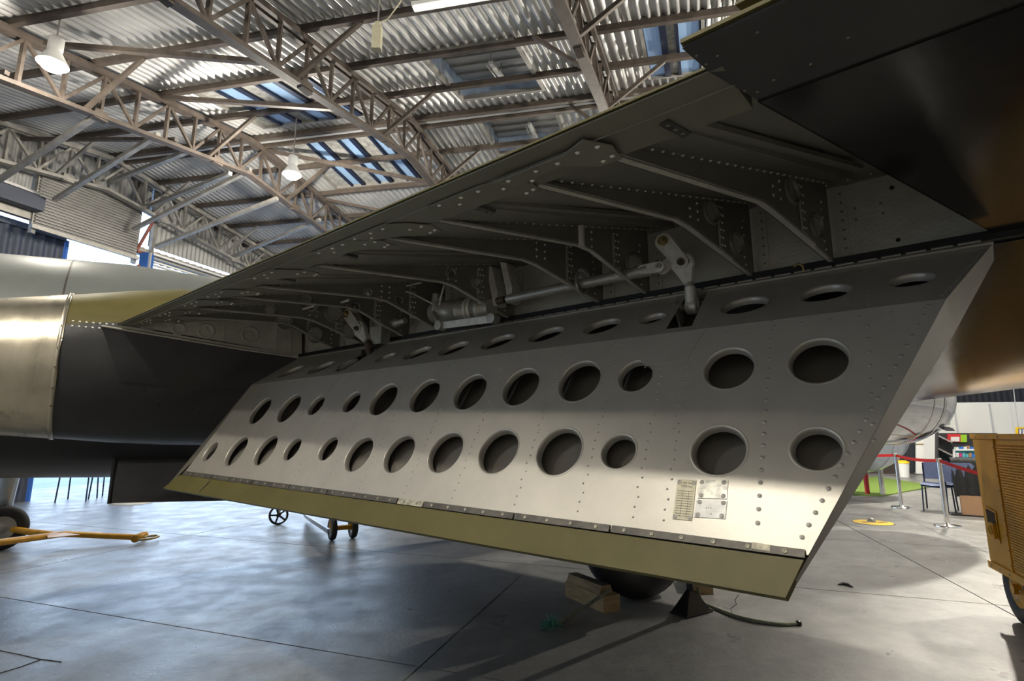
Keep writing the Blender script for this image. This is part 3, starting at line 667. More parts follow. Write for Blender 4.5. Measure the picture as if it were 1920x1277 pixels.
# spar web with riveted angles, black strip for the shaded gap below
b = MB(); b.prism([w(-.33, NSP, 1.80), w(3.42, NSP, 1.80), w(3.50, NSP, 2.10), w(-.33, NSP, 2.10)], N*.004); sw = b.build('spar_web', 'spar_paint', bo)
MB().bar(w(-.33, NSP-.008, 2.085), w(3.45, NSP-.008, 2.085), .016, .020).build('spar_cap', 'bay_paint', sw)
MB().prism([w(-.30, NSP-.05, 1.806), w(3.40, NSP-.05, 1.806), w(3.40, NSP-.004, 1.806), w(-.30, NSP-.004, 1.806)], Z*.026).build('spar_gap_shade', 'black_gap', sw)  # black strip, shade of the gap over the flap lip put in as colour
for i, s in enumerate(SB):
    s_ = s-.045*math.tan(dl)-.012; b = MB(); b.box(w(s_-.018, NSP-.003, 1.945), S*.016, N*.002, Z*.13); an = b.build('spar_angle', 'spar_paint', sw)
    for k in range(8): screw(w(s_-.020, NSP-.0055, 1.84+k*.030), -N, sw, .75)
b = MB(); bx = [atN(x, y, NSP-.001) for x, y in ((1598, 386), (1656, 376), (1660, 404), (1600, 418))]; b.prism(bx, -N*.002); b.build('blank_plate', 'spar_paint', sw)
for x, y in ((1603, 391), (1651, 381), (1655, 400), (1605, 412)): screw(atN(x, y, NSP-.003), -N, sw, .7)
for x, y in ((1672, 352), (1684, 450)): MB().lathe(atN(x, y, NSP-.001), -N, [(0, .006), (.001, .006)], 14).build('web_hole', 'black_gap', sw)
rr = MB()
for k in range(24): rr.rivet(w(-.25+k*.06, NSP-.016, 2.085), -N, .0035)
rr.build('rivets', 'rivet', sw, kind='stuff')
# closing rib beside the nacelle with three pressed discs
PE = w(3.354, NBASE, 1.83); QE = float(PE@Q)
pts = [atQ(x, y, QE) for x, y in ((250, 611), (300, 601), (345, 599), (455, 601), (520, 604), (566, 608), (566, 668), (470, 650), (345, 628))]
b = MB(); b.prism(pts, Q*.004); er = b.build('closing_rib', 'spar_paint', bo)
for x, y, r in ((335, 617, .030), (387, 621, .041), (469, 628, .047)):
    b = MB(); b.lathe(atQ(x, y, QE-.001), -Q, [(0, r+.009), (.006, r+.004), (.007, r), (.001, r-.005), (.003, r-.02), (.004, 0)], 30, cap=False); b.build('pressed_disc', 'spar_paint', er)
for x0, y0, x1, y1 in ((297, 601, 297, 619), (421, 602, 420, 640), (519, 604, 517, 658), (545, 607, 545, 663)): MB().bar(atQ(x0, y0, QE-.003), atQ(x1, y1, QE-.003), .008, .006, Q).build('web_stiffener', 'spar_paint', er)
MB().prism([atQ(x, y, QE-.012) for x, y in ((225, 610), (566, 667), (566, 672), (225, 614))], Q*.012).build('lower_flange', 'spar_paint', er)

# ---- flap drive: push-pull rod, bell cranks, jack, links
NM = 1.74
def mpx(x, y, n=NM): return atN(x, y, n)
rod = MB(); rod.tube(mpx(952, 561), mpx(1200, 510), .0205, n=20); pr = rod.build('push_rod', 'steel_grey', bo)
MB().lathe(mpx(1192, 511.5), unit(mpx(1205, 508)-mpx(1192, 511.5)), [(0, .0225), (.05, .024), (.055, .020)], 20).build('rod_socket', 'steel_grey', pr)
MB().lathe(mpx(940, 563), S, [(-.022, .017), (.022, .017)], 16).build('rod_end', 'rust_fit', pr)
gy = mpx(1090, 531); MB().lathe(gy, S, [(-.006, .046), (.006, .046), (.006, .036), (-.006, .036), (-.006, .046)], 26, cap=False).build('rod_guide', 'steel_grey', pr)
def capsule(name, p0, p1, r0, r1, th, m, parent, ax=N, n=14):
    p0, p1 = A(p0), A(p1); d = unit(p1-p0); e = unit(np.cross(ax, d)); P = []
    for k in range(n+1): a = math.pi/2+math.pi*k/n; P.append(p0+r0*(d*math.cos(a)+e*math.sin(a)))
    for k in range(n+1): a = -math.pi/2+math.pi*k/n; P.append(p1+r1*(d*math.cos(a)+e*math.sin(a)))
    return MB().prism([p-ax*th/2 for p in P], ax*th).build(name, m, parent)
def pin(P, r, parent, m='brass', ax=-N):
    MB().lathe(P, ax, [(0, r), (.010, r), (.012, r*.8), (.008, r*.7), (.008, r*.5), (.020, r*.5), (.022, r*.4)], 20).build('pivot_pin', m, parent)
def crank(pa, pb, pn, pl, k, forkp, nm):
    # swinging plate from the fixed pivot to the eye of the drop link, link down to the lug on the flap
    a_, b_, n_, l_ = pa, pb, pn, pl
    bc = capsule('bell_crank', a_-N*.012, b_-N*.012, .030*k, .024*k, .010, 'link_paint', bo)
    capsule('crank_plate', a_+N*.03, b_+N*.03, .030*k, .024*k, .010, 'link_paint', bc)
    if forkp is not None: capsule('crank_arm', a_*.35+b_*.65+N*.01, forkp+N*.012, .022*k, .020*k, .012, 'link_paint', bc)
    pin(a_-N*.018, .017*k, bc); pin(b_-N*.018, .012*k, bc, 'rust_fit')
    dr = MB(); dr.lathe(b_+N*.002, N, [(-.012, .026*k), (-.012, .040*k), (.014, .040*k), (.014, .026*k), (-.012, .026*k)], 30, cap=False)
    d = unit(n_-b_); e = unit(np.cross(N, d))
    dr.prism([b_+d*.012*k+e*.036*k-N*.012, n_+e*.012*k-N*.012, n_-e*.012*k-N*.012, b_+d*.012*k-e*.036*k-N*.012], N*.026)
    lk = dr.build('drop_link', 'link_paint', bo)
    MB().tube(n_-d*.004, n_+d*.016, .0165*k, n=8).build('lock_nut', 'steel_grey', lk)
    sh = MB(); sh.tube(n_+d*.012, l_+d*.0, .0185*k, .0205*k, n=20); sh.lathe(l_+d*.004, S, [(-.019*k, .020*k), (-.016*k, .024*k), (.016*k, .024*k), (.019*k, .020*k)], 24); sh.build('link_shank', 'link_paint' if nm else 'rust_fit', lk)
    MB().tube(l_-S*.05, l_+S*.05, .011*k, n=14).build('hinge_pin', 'steel_grey', lk)
    for sg in (-1, 1):
        c_ = l_+S*sg*.038
        MB().prism([c_-d*.02-N*.028, c_-d*.02+N*.03, c_+d*.05+N*.10, c_+d*.10-N*.05, c_+d*.03-N*.05], S*.006).build('hinge_lug', 'bay_paint' if nm else 'rust_fit', lk)
    return bc
crank(mpx(1247, 455), mpx(1281, 494), mpx(1292, 533), mpx(1297, 574), 1.0, mpx(1240, 503), True)
crank(mpx(655, 590), mpx(675, 617), mpx(688, 640), mpx(697, 660), 1.15, None, False)
fk = capsule('rod_fork', mpx(1208, 508)-N*.016, mpx(1240, 503)-N*.016, .017, .019, .012, 'link_paint', pr); pin(mpx(1240, 502)-N*.022, .010, pr, 'steel_grey')
# hydraulic jack
c0, c1 = mpx(815, 587), mpx(922, 577); ax = unit(c1-c0); Lc = float(np.linalg.norm(c1-c0))
b = MB(); b.lathe(c0, ax, [(-.02, .030), (0, .050), (.03, .054), (.035, .060), (.07, .060), (.075, .055), (.18, .055), (.185, .060), (.20, .060), (.205, .052), (.30, .050), (.305, .058), (.33, .058), (.335, .045), (Lc, .040)], 32); jk = b.build('hydraulic_jack', 'steel_grey', bo)
for t_, r_ in ((.045, .062), (.24, .056), (.265, .056)): MB().lathe(c0+ax*t_, ax, [(0, r_-.004), (.003, r_+.003), (.011, r_+.003), (.014, r_-.004)], 28, cap=False).build('clamp_ring', 'link_paint', jk)
l0, l1 = mpx(826, 611, NM-.06), mpx(925, 598, NM-.06); MB().bar(l0, l1, .012, .032).build('jack_stay', 'link_paint', jk)
for P, r_ in ((l0, .022), (l1, .022)): MB().lathe(P-N*.02, N, [(0, r_), (.04, r_)], 18).build('stay_pin', 'steel_grey', jk)
MB().path([mpx(822, 570), mpx(812, 590, NM-.07), l0], .012).build('jack_bracket', 'steel_grey', jk)
b = MB(); b.tube(c0+A([0, 0, .05]), c0+A([0, 0, .095])+ax*.01, .020, n=10); b.tube(c0+A([0, 0, .07]), c0+A([0, 0, .07])+ax*.06, .011, n=8); b.build('hydraulic_union', 'steel_grey', jk)
for pts_ in (((700, 549), (740, 541), (790, 530)), ((700, 549), (745, 542), (775, 551), (812, 570)), ((833, 535), (826, 560), (824, 572))):
    MB().path([mpx(*p, 1.66) for p in pts_], .0045).build('hydraulic_pipe', 'link_paint', jk)
for x, y in ((690, 551), (622, 567), (575, 590)): 
    b = MB(); P = atN(x, y, 1.55); b.lathe(P, -Q, [(0, .026), (.02, .026), (.02, .012), (.035, .012)], 16); b.tube(P-Q*.02, P-Q*.02-S*.09+Z*.02, .006, n=8); b.box(P-S*.03-Z*.01, S*.03, N*.01, Z*.012); b.build('pipe_fitting', 'steel_grey', bo)
for x0, y0, x1, y1 in ((548, 585, 590, 573), (640, 567, 655, 562)): MB().tube(atN(x0, y0, 1.5), atN(x1, y1, 1.5), .007, n=10).build('control_rod', 'link_paint', bo)
# channel bracket beside the rod end, and post
b = MB()
for off in (0, .085): b.prism([mpx(911-0, 498)-S*off, mpx(922, 500)-S*off, mpx(932, 545)-S*off, mpx(933, 572)-S*off, mpx(925, 574)-S*off, mpx(920, 545)-S*off], N*.06)
b.build('channel_bracket', 'link_paint', bo)
MB().tube(atN(1090, 424, 1.40), atN(1091, 462, 1.40), .010, n=12).build('stop_post', 'spar_paint', bo)
MB().path([atN(x, y, 1.80) for x, y in ((1488, 500), (1497, 494), (1506, 499), (1508, 515), (1502, 528), (1490, 535), (1480, 536))], .004).build('bonding_lead', 'brass', bo)
# left gear box by the inner crank
b = MB(); b.box(mpx(712, 630, 1.78), S*.05, N*.03, Z*.05); b.lathe(mpx(760, 601, 1.78), unit(mpx(735, 607)-mpx(760, 601)), [(0, .016), (.05, .018), (.055, .026), (.09, .026), (.10, .02), (.2, .02)], 18); b.build('gear_box', 'steel_grey', bo)

# ---- outer wing and aileron: matt black underside
HE = atN(1868, 441, 1.86); PN = np.cross(S, HE-TER); PN = unit(PN); PN = PN if PN[2] < 0 else -PN
def onlow(x, y): return onplane(x, y, TER, PN)
c_te, c_in, c_gap = onlow(1279, 91), onlow(1331, 136), onlow(1420, 189)
FAR = 5.0
fw = unit(N-(N@PN)*PN)
b = MB(); top = Z*.10
al = [c_te, c_in, c_gap-fw*.004, c_gap-fw*.004-S*FAR, c_te-S*FAR]
hts = [.004, .03, .07, .07, .004]
b.add(al+[p+Z*h for p, h in zip(al, hts)], [(0, 1, 2, 3, 4), (9, 8, 7, 6, 5)]+[(i, (i+1) % 5, (i+1) % 5+5, i+5) for i in range(5)]); ai = b.build('aileron', 'dark_under', bo)
MB().bar(c_te+Z*.008, c_te-S*FAR+Z*.008, .012, .006).build('aileron_edge', 'olive', ai)
for x, y in ((1306, 104), (1324, 120), (1396, 170), (1420, 172), (1345, 104), (1450, 150), (1520, 120), (1590, 70), (1420, 60)): screw(onlow(x, y)+PN*.0005, PN, ai, .4)
ow = MB()
lo = [c_gap+fw*.006, HE, HE-S*FAR, c_gap+fw*.006-S*FAR]
ow.prism(lo, Z*.006); ow.prism([c_gap+fw*.006, HE, HE+Z*.28, c_gap+fw*.006+Z*.07], -S*.004)
# forward wing skin, all along the span
prof = [(1.865, 1.800), (2.1, 1.765), (2.5, 1.70), (3.0, 1.625), (3.5, 1.57), (4.0, 1.535), (4.4, 1.53), (4.8, 1.555), (5.1, 1.61), (5.28, 1.69), (5.36, 1.80), (5.33, 1.92), (5.15, 2.04), (4.7, 2.16), (4.0, 2.26), (3.0, 2.27), (2.3, 2.18), (1.89, 2.10)]
def wz(s, n, z):
    g = min(1., max(0., (n-1.86)/2.4)); return z+(-.11*min(s-.05, .6) if s < .65 else -.066)*g
rows = []
for s in [3.75, 3.0, 2.2, 1.4, .65, .4, .2, 0, -.15, -.3, -.6, -1, -2, -3.5, -5]:
    rows.append([w(s, n, wz(s, n, z)) for n, z in prof])
ow.grid(rows); o = ow.build('outer_wing', 'gloss_black', bo, 'matt black wing underside outboard of the flap')
MB().bar(c_gap+Z*.008, c_gap-S*FAR+Z*.008, .014, .012).build('aileron_gap', 'black_gap', bo)
b = MB(); b.prism([HE+Z*.004, HE-S*FAR+Z*.004, w(-FAR-.2, .75, 2.02), w(.2, .82, 1.99)], Z*.004) ; b.build('outer_upper_skin', 'olive', bo)

# ---- engine nacelle with bare-metal jet pipe
def zq(t): return float(np.interp(t, [-1.5, -.57, -.25, .3, 1, 6], [1.65, 1.685, 1.711, 1.761, 1.78, 1.80]))
def body(prof, q0, zf, nseg, split, mats, t0=None):
    b = MB(); rows = []
    for t, r in prof:
        rows.append([W(q0(t) if callable(q0) else q0, t, zf(t))+r*(-Q*math.cos(a)+Z*math.sin(a)) for a in [2*math.pi*i/nseg for i in range(nseg+1)]])
    for j in range(len(rows)-1):
        for i in range(nseg):
            a = 2*math.pi*(i+.5)/nseg; c = (rows[j][i]+rows[j][i+1]+rows[j+1][i]+rows[j+1][i+1])/4
            b.add([rows[j][i], rows[j][i+1], rows[j+1][i+1], rows[j+1][i]], [(0, 1, 2, 3)], 1 if split(c) else 0, True)
    me = b.mesh('body', mats); bm = bmesh.new(); bm.from_mesh(me); bmesh.ops.remove_doubles(bm, verts=bm.verts, dist=1e-5); bmesh.ops.recalc_face_normals(bm, faces=bm.faces); bm.to_mesh(me); bm.free()
    return me
Q0 = lambda t: float(np.interp(t, [-1.5, -.255, .3, .7, 1.2, 6], [4.13, 4.182, 4.277, 4.315, 4.35, 4.38]))
nprof = [(-.255, .432), (0, .480), (.3, .527), (.7, .55), (1.2, .57), (2.0, .60), (3.2, .62), (4.6, .60), (5.6, .50), (5.9, .40)]
me = body(nprof, Q0, zq, 96, lambda c: c[2] > 1.925+.0*c[0], ['dark_under', 'olive']); na = link(bpy.data.objects.new('engine_nacelle', me), bo, 'dark engine nacelle with olive top')
jprof = [(-1.35, .27), (-1.349, .31), (-1.0, .345), (-.6, .378), (-.262, .433)]
me = body(jprof, Q0, zq, 96, lambda c: False, ['bare_metal']); jp = link(bpy.data.objects.new('jet_pipe_shroud', me), na, 'bare metal tail shroud')
b = MB(); rows = [[W(Q0(t), t, zq(t))+r*(-Q*math.cos(a)+Z*math.sin(a)) for a in [2*math.pi*i/96 for i in range(97)]] for t, r in ((-.272, .434), (-.270, .440), (-.252, .441), (-.250, .434))]; b.grid(rows); b.build('seam_band', 'bare_metal', na)
for a in (.12, -.12, -.38, -.62, .42, .75): P = W(Q0(-.26), -.261, zq(-.26))+.441*(-Q*math.cos(a)+Z*math.sin(a)); screw(P, unit(P-W(Q0(-.26), -.261, zq(-.26))), na, 1.3)
rr = MB()
for k in range(16):
    for z in (1.925, 1.895):
        t = -.22+k*.03; r = .433+.185*(t+.255); dz = z-zq(t); dq = math.sqrt(max(0, r*r-dz*dz)); rr.rivet(W(Q0(t)-dq-.001, t, z), -Q, .006)
rr.build('rivets', 'rivet', na, kind='stuff')
# fairing between nacelle and the wing bay
def nq(t, z):
    r = np.interp(t, [p[0] for p in nprof], [p[1] for p in nprof]); return Q0(t)-math.sqrt(max(0., r*r-(z-zq(t))**2))
topl = [atQ(x, y, QE-.014) for x, y in ((190, 612), (280, 627), (370, 642), (460, 657), (566, 672))]
rows = [topl]
for f in (.25, .5, .75, 1.0):
    r_ = []
    for i, P in enumerate(topl):
        q_, d_, z_ = qdz(P); d2 = d_+.10*f*(1-i/4)+.02*f; z2 = z_-.30*f+.02*i*f; qn = nq(d2, z2)-.004
        g = f**.8; r_.append(W(q_*(1-g)+qn*g, d2, z2))
    rows.append(r_)
b = MB(); b.grid(rows); b.grid([topl, [W(nq(qdz(P)[1], min(qdz(P)[2], 1.95)), qdz(P)[1], qdz(P)[2]) for P in topl]], smooth=False); b.build('wing_fillet', 'dark_under', na)
MB().path([P+Z*.003 for P in topl], .006).build('fillet_edge', 'spar_paint', na)

# ---- fuselage behind, bomb door, gear
fprof = [(-6, .30), (-4, .60), (-2.4, .80), (-1, .925), (0, .985), (1.5, .99), (5, .98), (8, .93), (10, .75), (11.2, .45), (11.8, .1)]
me = body(fprof, 6.2, lambda t: 1.905+.02*min(0, t), 96, lambda c: c[2] > 1.6, ['dark_under', 'fuselage_top']); fu = link(bpy.data.objects.new('fuselage', me), bo, 'dull grey fuselage with black belly')
b = MB(); b.prism([W(5.66, .085, 1.22), W(5.66, 4.2, 1.30), W(5.62, 4.2, .55), W(5.62, .085, .745)], Q*.05); b.build('bomb_door', 'dark_under', fu, 'open black bomb door hanging from the belly')
MB().bar(W(5.65, .085, .74), W(5.65, .085, 1.22), .02, .07).build('door_edge', 'black_gap', fu)
t_ = -.40; rows = [[W(6.2, t, 1.905+.02*min(0, t))+r*(-Q*math.cos(a)+Z*math.sin(a)) for a in [math.pi*i/48 for i in range(49)]] for t, r in ((t_, .9635), (t_+.012, .9640))]; MB().grid(rows).build('skin_seam', 'strip_dark', fu)
MB().lathe(W(6.2, 11.8, 1.925), D, [(0, .1), (.05, 0)], 24).build('nose_cap', 'dark_under', fu)
# main wheel under the wing
def wheel(P, axis, r, wd_, parent, name='wheel', hubm='hub'):
    axis = unit(axis); P = A(P); b = MB(); h = wd_/2; b.lathe(P, axis, [(-h*.75, r*.52), (-h, r*.62), (-h, r*.80), (-h*.85, r*.93), (-h*.5, r*.99), (0, r), (h*.5, r*.99), (h*.85, r*.93), (h, r*.80), (h, r*.62), (h*.75, r*.52)], 44, cap=False); ty = b.build('tyre', 'rubber', parent)
    b = MB(); b.lathe(P, axis, [(-h*.72, r*.54), (-h*.80, r*.50), (-h*.45, r*.42), (-h*.5, r*.18), (-h*.75, r*.14), (-h*.75, 0)], 32, cap=False); b.lathe(P, axis, [(h*.72, r*.54), (h*.80, r*.50), (h*.45, r*.42), (h*.5, r*.18), (h*.75, r*.14), (h*.75, 0)], 32, cap=False)
    b.build('wheel_hub', hubm, ty); return ty
WP = atZ(1196, 1127); mwc = WP+unit([WP[0], WP[1], 0])*.10+A([0, 0, .46])
waxis = unit(A([.36, -.93, 0])); wheel(mwc, waxis, .46, .30, bo)
leg = MB(); leg.tube(mwc+waxis*.26, mwc+waxis*.30+A([0, 0, 1.35]), .055, n=16); leg.tube(mwc-waxis*.1, mwc+waxis*.30, .045, n=16); leg.build('undercarriage_leg', 'steel_grey', bo)
# far leg seen at the left edge
fa_ = atZ(-6, 1036); fb_ = fa_+unit([fa_[0], fa_[1], 0])*.1
axl = unit(A([.75, -.66, 0]))
wheel(fb_+A([0, 0, .25]), axl, .25, .14, bo); wheel(fb_-axl*.55+A([0, 0, .25]), axl, .25, .14, bo)
lt = CAM+ray(24, 868)*((fb_@A([0, 1, 0]))/ray(24, 868)[1]); MB().tube(fb_-axl*.2+A([0, 0, .3]), lt, .085, .095, n=18).build('undercarriage_leg', 'tank_grey', bo)

# ================================================================== THINGS ON THE FLOOR
# ---- wheel chock of stacked timber with its rope
pA, pB, pC = atZ(1060, 1118), atZ(1132, 1150), atZ(1163, 1144.5); ex = pA-pB; ey = unit(pC-pB)*.15
ck = thing('wheel_chock', (pA+pB)/2, 'timber wheel chock with a frayed green rope lying before the tyre', 'chock', 'timber wheel chocks')
b = MB(); b.prism([pB, pB+ex, pB+ex+ey, pB+ey], Z*.115); lo_ = b.build('lower_timber', 'timber', ck)
b = MB(); e1_, e2_ = unit(ex), unit(ey); z1 = A([0, 0, .115])
pr_ = [pB+e1_*.06+z1+e2_*.012, pB+e1_*.06+z1+e2_*.138, pB+e1_*.06+z1+e2_*.115+Z*.055, pB+e1_*.06+z1+e2_*.035+Z*.055]; b.prism(pr_, ex-e1_*.06); b.build('upper_timber', 'timber', ck)
b = MB(); b.prism([pr_[3], pr_[3]+ex-e1_*.06, pr_[2]+ex-e1_*.06, pr_[2]], Z*.004); b.build('worn_top', 'timber_top', ck)
rp0 = pB+e1_*.04+e2_*.09+Z*.135
rope = [rp0, rp0-e1_*.03-e2_*.06+Z*.0, atZ(1112, 1128, .09), atZ(1090, 1142, .045), atZ(1070, 1154, .02), atZ(1054, 1163, .012), atZ(1042, 1172, .012)]
def smooth(pts, n=6):
    out = []
    P = [pts[0]]+list(pts)+[pts[-1]]
    for i in range(1, len(P)-2):
        for k in range(n):
            t = k/n; a, b_, c, d = P[i-1], P[i], P[i+1], P[i+2]
            out.append(.5*((2*b_)+(-a+c)*t+(2*a-5*b_+4*c-d)*t*t+(-a+3*b_-3*c+d)*t**3))
    out.append(P[-2]); return out
MB().path(smooth(rope), .0135).build('rope', 'rope', ck)
b = MB(); e0 = atZ(1038, 1174, .015)
for k in range(70):
    a = random.uniform(0, 2*math.pi); v = unit(A([math.cos(a)*.8-.6, math.sin(a)*.7-.35, random.uniform(-.05, 1.)])); b.path([e0, e0+v*.04, e0+v*random.uniform(.06, .10)+A([0, 0, -.012])], [.007, .005, .002], 4)
b.build('frayed_end', 'rope_fray', ck, kind='stuff')
# ---- second chock behind the tyre
p2 = atZ(1300, 1114); k2 = thing('wheel_chock', p2, 'yellowed timber wheel chock half hidden behind the black stand', 'chock', 'timber wheel chocks')
b = MB(); b.prism([p2, p2+A([.16, -.02, 0]), p2+A([.24, .36, 0]), p2+A([.08, .38, 0])], Z*.12); b.build('lower_timber', 'timber', k2)
b = MB(); b.prism([p2+A([.02, .02, .12]), p2+A([.15, .0, .12]), p2+A([.22, .34, .12]), p2+A([.09, .36, .12])], Z*.05); b.build('upper_timber', 'timber', k2)
r2 = [atZ(1308, 1103, .17), atZ(1312, 1120, .09), atZ(1322, 1132, .03), atZ(1345, 1142, .013), atZ(1370, 1152, .013), atZ(1400, 1161, .013), atZ(1440, 1168, .013), atZ(1470, 1170.5, .013), atZ(1496, 1169, .014)]
MB().path(smooth(r2), .0125).build('rope', 'rope', k2)
b = MB(); b.lathe(r2[-1]-A([.012, 0, 0]), A([1, .05, 0]), [(0, .013), (.005, .019), (.03, .019), (.036, .010)], 12); b.build('taped_rope_end', 'black_steel', k2)
# ---- black steel wing stand
ja, jb, jc = atZ(1256, 1149.5), atZ(1288, 1161), atZ(1337, 1148); jd = ja+jc-jb; jm = (ja+jc)/2
js = thing('wing_stand', jm, 'black steel pyramid stand propping the wing just right of the tyre', 'stand')
b = MB(); b.prism([ja, jb, jc, jd], Z*.012); b.build('base_plate', 'black_steel', js)
b = MB(); nk_ = [jm+(p-jm)*.14+Z*.17 for p in (ja, jb, jc, jd)]; in_ = [jm+(p-jm)*.93+Z*.012 for p in (ja, jb, jc, jd)]
b.add(in_+nk_, [(i, (i+1) % 4, (i+1) % 4+4, i+4) for i in range(4)]); b.build('pyramid', 'black_steel', js)
MB().tube(jm+Z*.15, jm+Z*1.45, .026, n=16).build('post', 'black_steel', js)
MB().lathe(jm+Z*1.43, Z, [(0, .05), (.03, .07), (.05, .07)], 18).build('top_pad', 'black_steel', js)
for P in (jb+(jc-jb)*.25+(jd-jc)*.12+Z*.013, ja+(jb-ja)*.5+(jd-ja)*.1+Z*.013): screw(P, Z, js, 2.)

# ---- yellow ground cart at the right edge
c0 = A([3.60, 4.24, 0]); cv = unit([-.40, -.92, 0]); cx = A([-cv[1], cv[0], 0]); cx = cx if cx[0] > 0 else -cx
cz0, cz1, cl, cw_ = .33, 1.30, 1.7, .95
ca = thing('ground_power_cart', c0+cx*.5+cv*.8, 'mustard yellow wheeled ground power cart cut off by the right edge', 'cart')
def CV(a, x, z): return c0+cv*a+cx*x+Z*z
b = MB(); b.prism([CV(0, 0, cz0), CV(cl, 0, cz0), CV(cl, cw_, cz0), CV(0, cw_, cz0)], Z*(cz1-cz0-.03)); b.build('cart_body', 'cart_yellow', ca)
b = MB(); b.prism([CV(-.012, -.012, cz1-.03), CV(cl, -.012, cz1-.03), CV(cl, cw_, cz1-.03), CV(-.012, cw_, cz1-.03)], Z*.035); b.build('cart_lid', 'cart_yellow', ca)
b = MB(); b.prism([CV(-.01, -.014, cz0-.01), CV(cl, -.014, cz0-.01), CV(cl, 0, cz0-.01), CV(-.01, 0, cz0-.01)], Z*.05); b.build('bottom_rail', 'cart_yellow', ca)
b = MB(); b.prism([CV(.385, -.010, cz0+.04), CV(.405, -.010, cz0+.04), CV(.405, 0, cz0+.04), CV(.385, 0, cz0+.04)], Z*(cz1-cz0-.07)); b.build('panel_edge', 'cart_yellow', ca)
b = MB(); b.prism([CV(.44, -.002, cz0+.06), CV(1.25, -.002, cz0+.06), CV(1.25, 0, cz0+.06), CV(.44, 0, cz0+.06)], Z*(cz1-cz0-.13)); b.build('grille_shade', 'cart_hole_shade', ca)  # dark sheet on the solid side stands for shade behind the mesh
b = MB()
for k in range(42): b.box(CV(.44+k*.0195, -.006, (cz0+cz1)/2-.005), cv*.004, cx*.003, Z*(cz1-cz0-.13)/2)
for k in range(46): b.box(CV(.845, -.007, cz0+.065+k*.0182), cv*.405, cx*.003, Z*.004)
b.build('mesh_grille', 'cart_yellow', ca, kind='stuff')
for k in range(9): screw(CV(.395, -.011, cz0+.08+k*.10), -cx, ca, 1.1)
for k in range(3): screw(CV(.06+k*.15, -.015, cz0+.015), -cx, ca, 1.4); screw(CV(.10+k*.2, -.013, cz1-.015), -cx, ca, 1.4)
b = MB(); b.prism([CV(.07, -.003, .56), CV(.25, -.003, .53), CV(.25, -.003, .75), CV(.07, -.003, .77)], -cx*.004); b.build('recess_frame', 'cart_yellow', ca)
b = MB(); b.prism([CV(.085, -.0075, .58), CV(.235, -.0075, .56), CV(.235, -.0075, .74), CV(.085, -.0075, .755)], -cx*.001); b.build('recess_shade', 'cart_hole_shade', ca)  # flat dark patch painting the shade inside the recess
b = MB(); b.prism([CV(.10, -.009, .58), CV(.235, -.009, .56), CV(.235, -.009, .66), CV(.155, -.009, .665)], -cx*.02); b.lathe(CV(.185, -.03, .615), -cx, [(0, .035), (.004, .035), (.005, .028), (.0, .026)], 20, cap=False); b.build('filler_scoop', 'cart_yellow', ca)
for k, (a, x) in enumerate(((.27, .09), (1.35, .09))):
    P = CV(a, x, .235); ty = wheel(P, cx, .235, .12, ca, hubm='bar_yellow')
    for j in range(5): screw(P-cx*.055+.07*(cv*math.cos(j*1.257)+Z*math.sin(j*1.257)), -cx, ca, 1.6)
    MB().tube(P, P+cx*.6, .03, n=12).build('axle', 'black_steel', ca); MB().tube(P-cx*.075, P-cx*.03, .035, n=16).build('hub_cap', 'bar_yellow', ca)
    MB().tube(P+cx*.3, P+cx*.3+Z*.12, .03, n=10).build('spring_post', 'black_steel', ca)

# ---- stanchions and belts
def stanchion(P, h, label):
    t = thing('stanchion', P, label, 'stanchion', 'chrome queue stanchions')
    MB().lathe(P, Z, [(0, .165), (.012, .165), (.022, .15), (.03, .05), (.05, .035)], 36).build('base', 'chrome', t)
    MB().tube(P+Z*.03, P+Z*(h-.05), .030, n=24).build('post', 'chrome', t)
    MB().lathe(P+Z*(h-.06), Z, [(0, .033), (.05, .034), (.06, .028)], 24).build('head', 'steel_grey', t)
    return P+Z*(h-.035)
h1 = stanchion(atZ(1691, 952), .96, 'chrome stanchion standing beside the green carpet')
h2 = stanchion(atZ(1777, 987), .96, 'nearer chrome stanchion in front of the blue chair')
def belt(a, b_, sag, label):
    a, b_ = A(a), A(b_); n = 12; P = [a+(b_-a)*i/n-Z*sag*4*(i/n)*(1-i/n) for i in range(n+1)]
    side = unit(np.cross(b_-a, Z))*.0012; m = MB()
    m.grid([[p+Z*.024+side for p in P], [p-Z*.024+side for p in P]]); m.grid([[p+Z*.024-side for p in P], [p-Z*.024-side for p in P]])
    tag(m.build('belt_barrier', 'belt_red'), label, 'belt', 'red belt barriers')
belt(h1+unit(h2-h1)*.034, h2-unit(h2-h1)*.034, .03, 'red belt stretched between the two chrome stanchions')
h3 = atT(1905, 905, 5.9); belt(h2+unit(h3-h2)*.034, h3, .02, 'red belt running from the nearer stanchion behind the yellow cart')
h0 = h1+A([-2.1, 1.4, .02]); belt(h0, h1-unit(h1-h0)*.034, .04, 'dull red belt passing behind the lower silver tank to the stanchion')
# ---- carpet, floor sticker, post, curved black scrap
P = [atZ(1655, 931), atZ(1757, 912), atZ(1640, 895), atZ(1500, 905), atZ(1500, 925)]
tag(MB().prism([p+Z*.004 for p in P], Z*.02).build('artificial_turf', 'grass'), 'bright green artificial turf mat on the floor behind the flap', 'carpet')
sc_ = atZ(1637, 980); b = MB(); b.lathe(sc_+Z*.002, Z, [(0, .26), (.003, .26)], 40)
st = tag(thing('floor_sticker', sc_, 'round yellow floor sticker with black marks on the concrete', 'sticker'), 'round yellow floor sticker with black marks on the concrete', 'sticker')
b.build('sticker_disc', 'sign_yellow', st); MB().lathe(sc_+Z*.001, Z, [(0, .28), (.002, .28)], 40).build('sticker_rim', 'strip_dark', st)
b = MB()
for dx, dy in ((-.14, .02), (-.09, .03), (.08, -.02), (.14, .0), (.19, .01)): b.box(sc_+A([dx, dy, .0058]), (.014, 0, 0), (0, .05, 0), (0, 0, .0006))
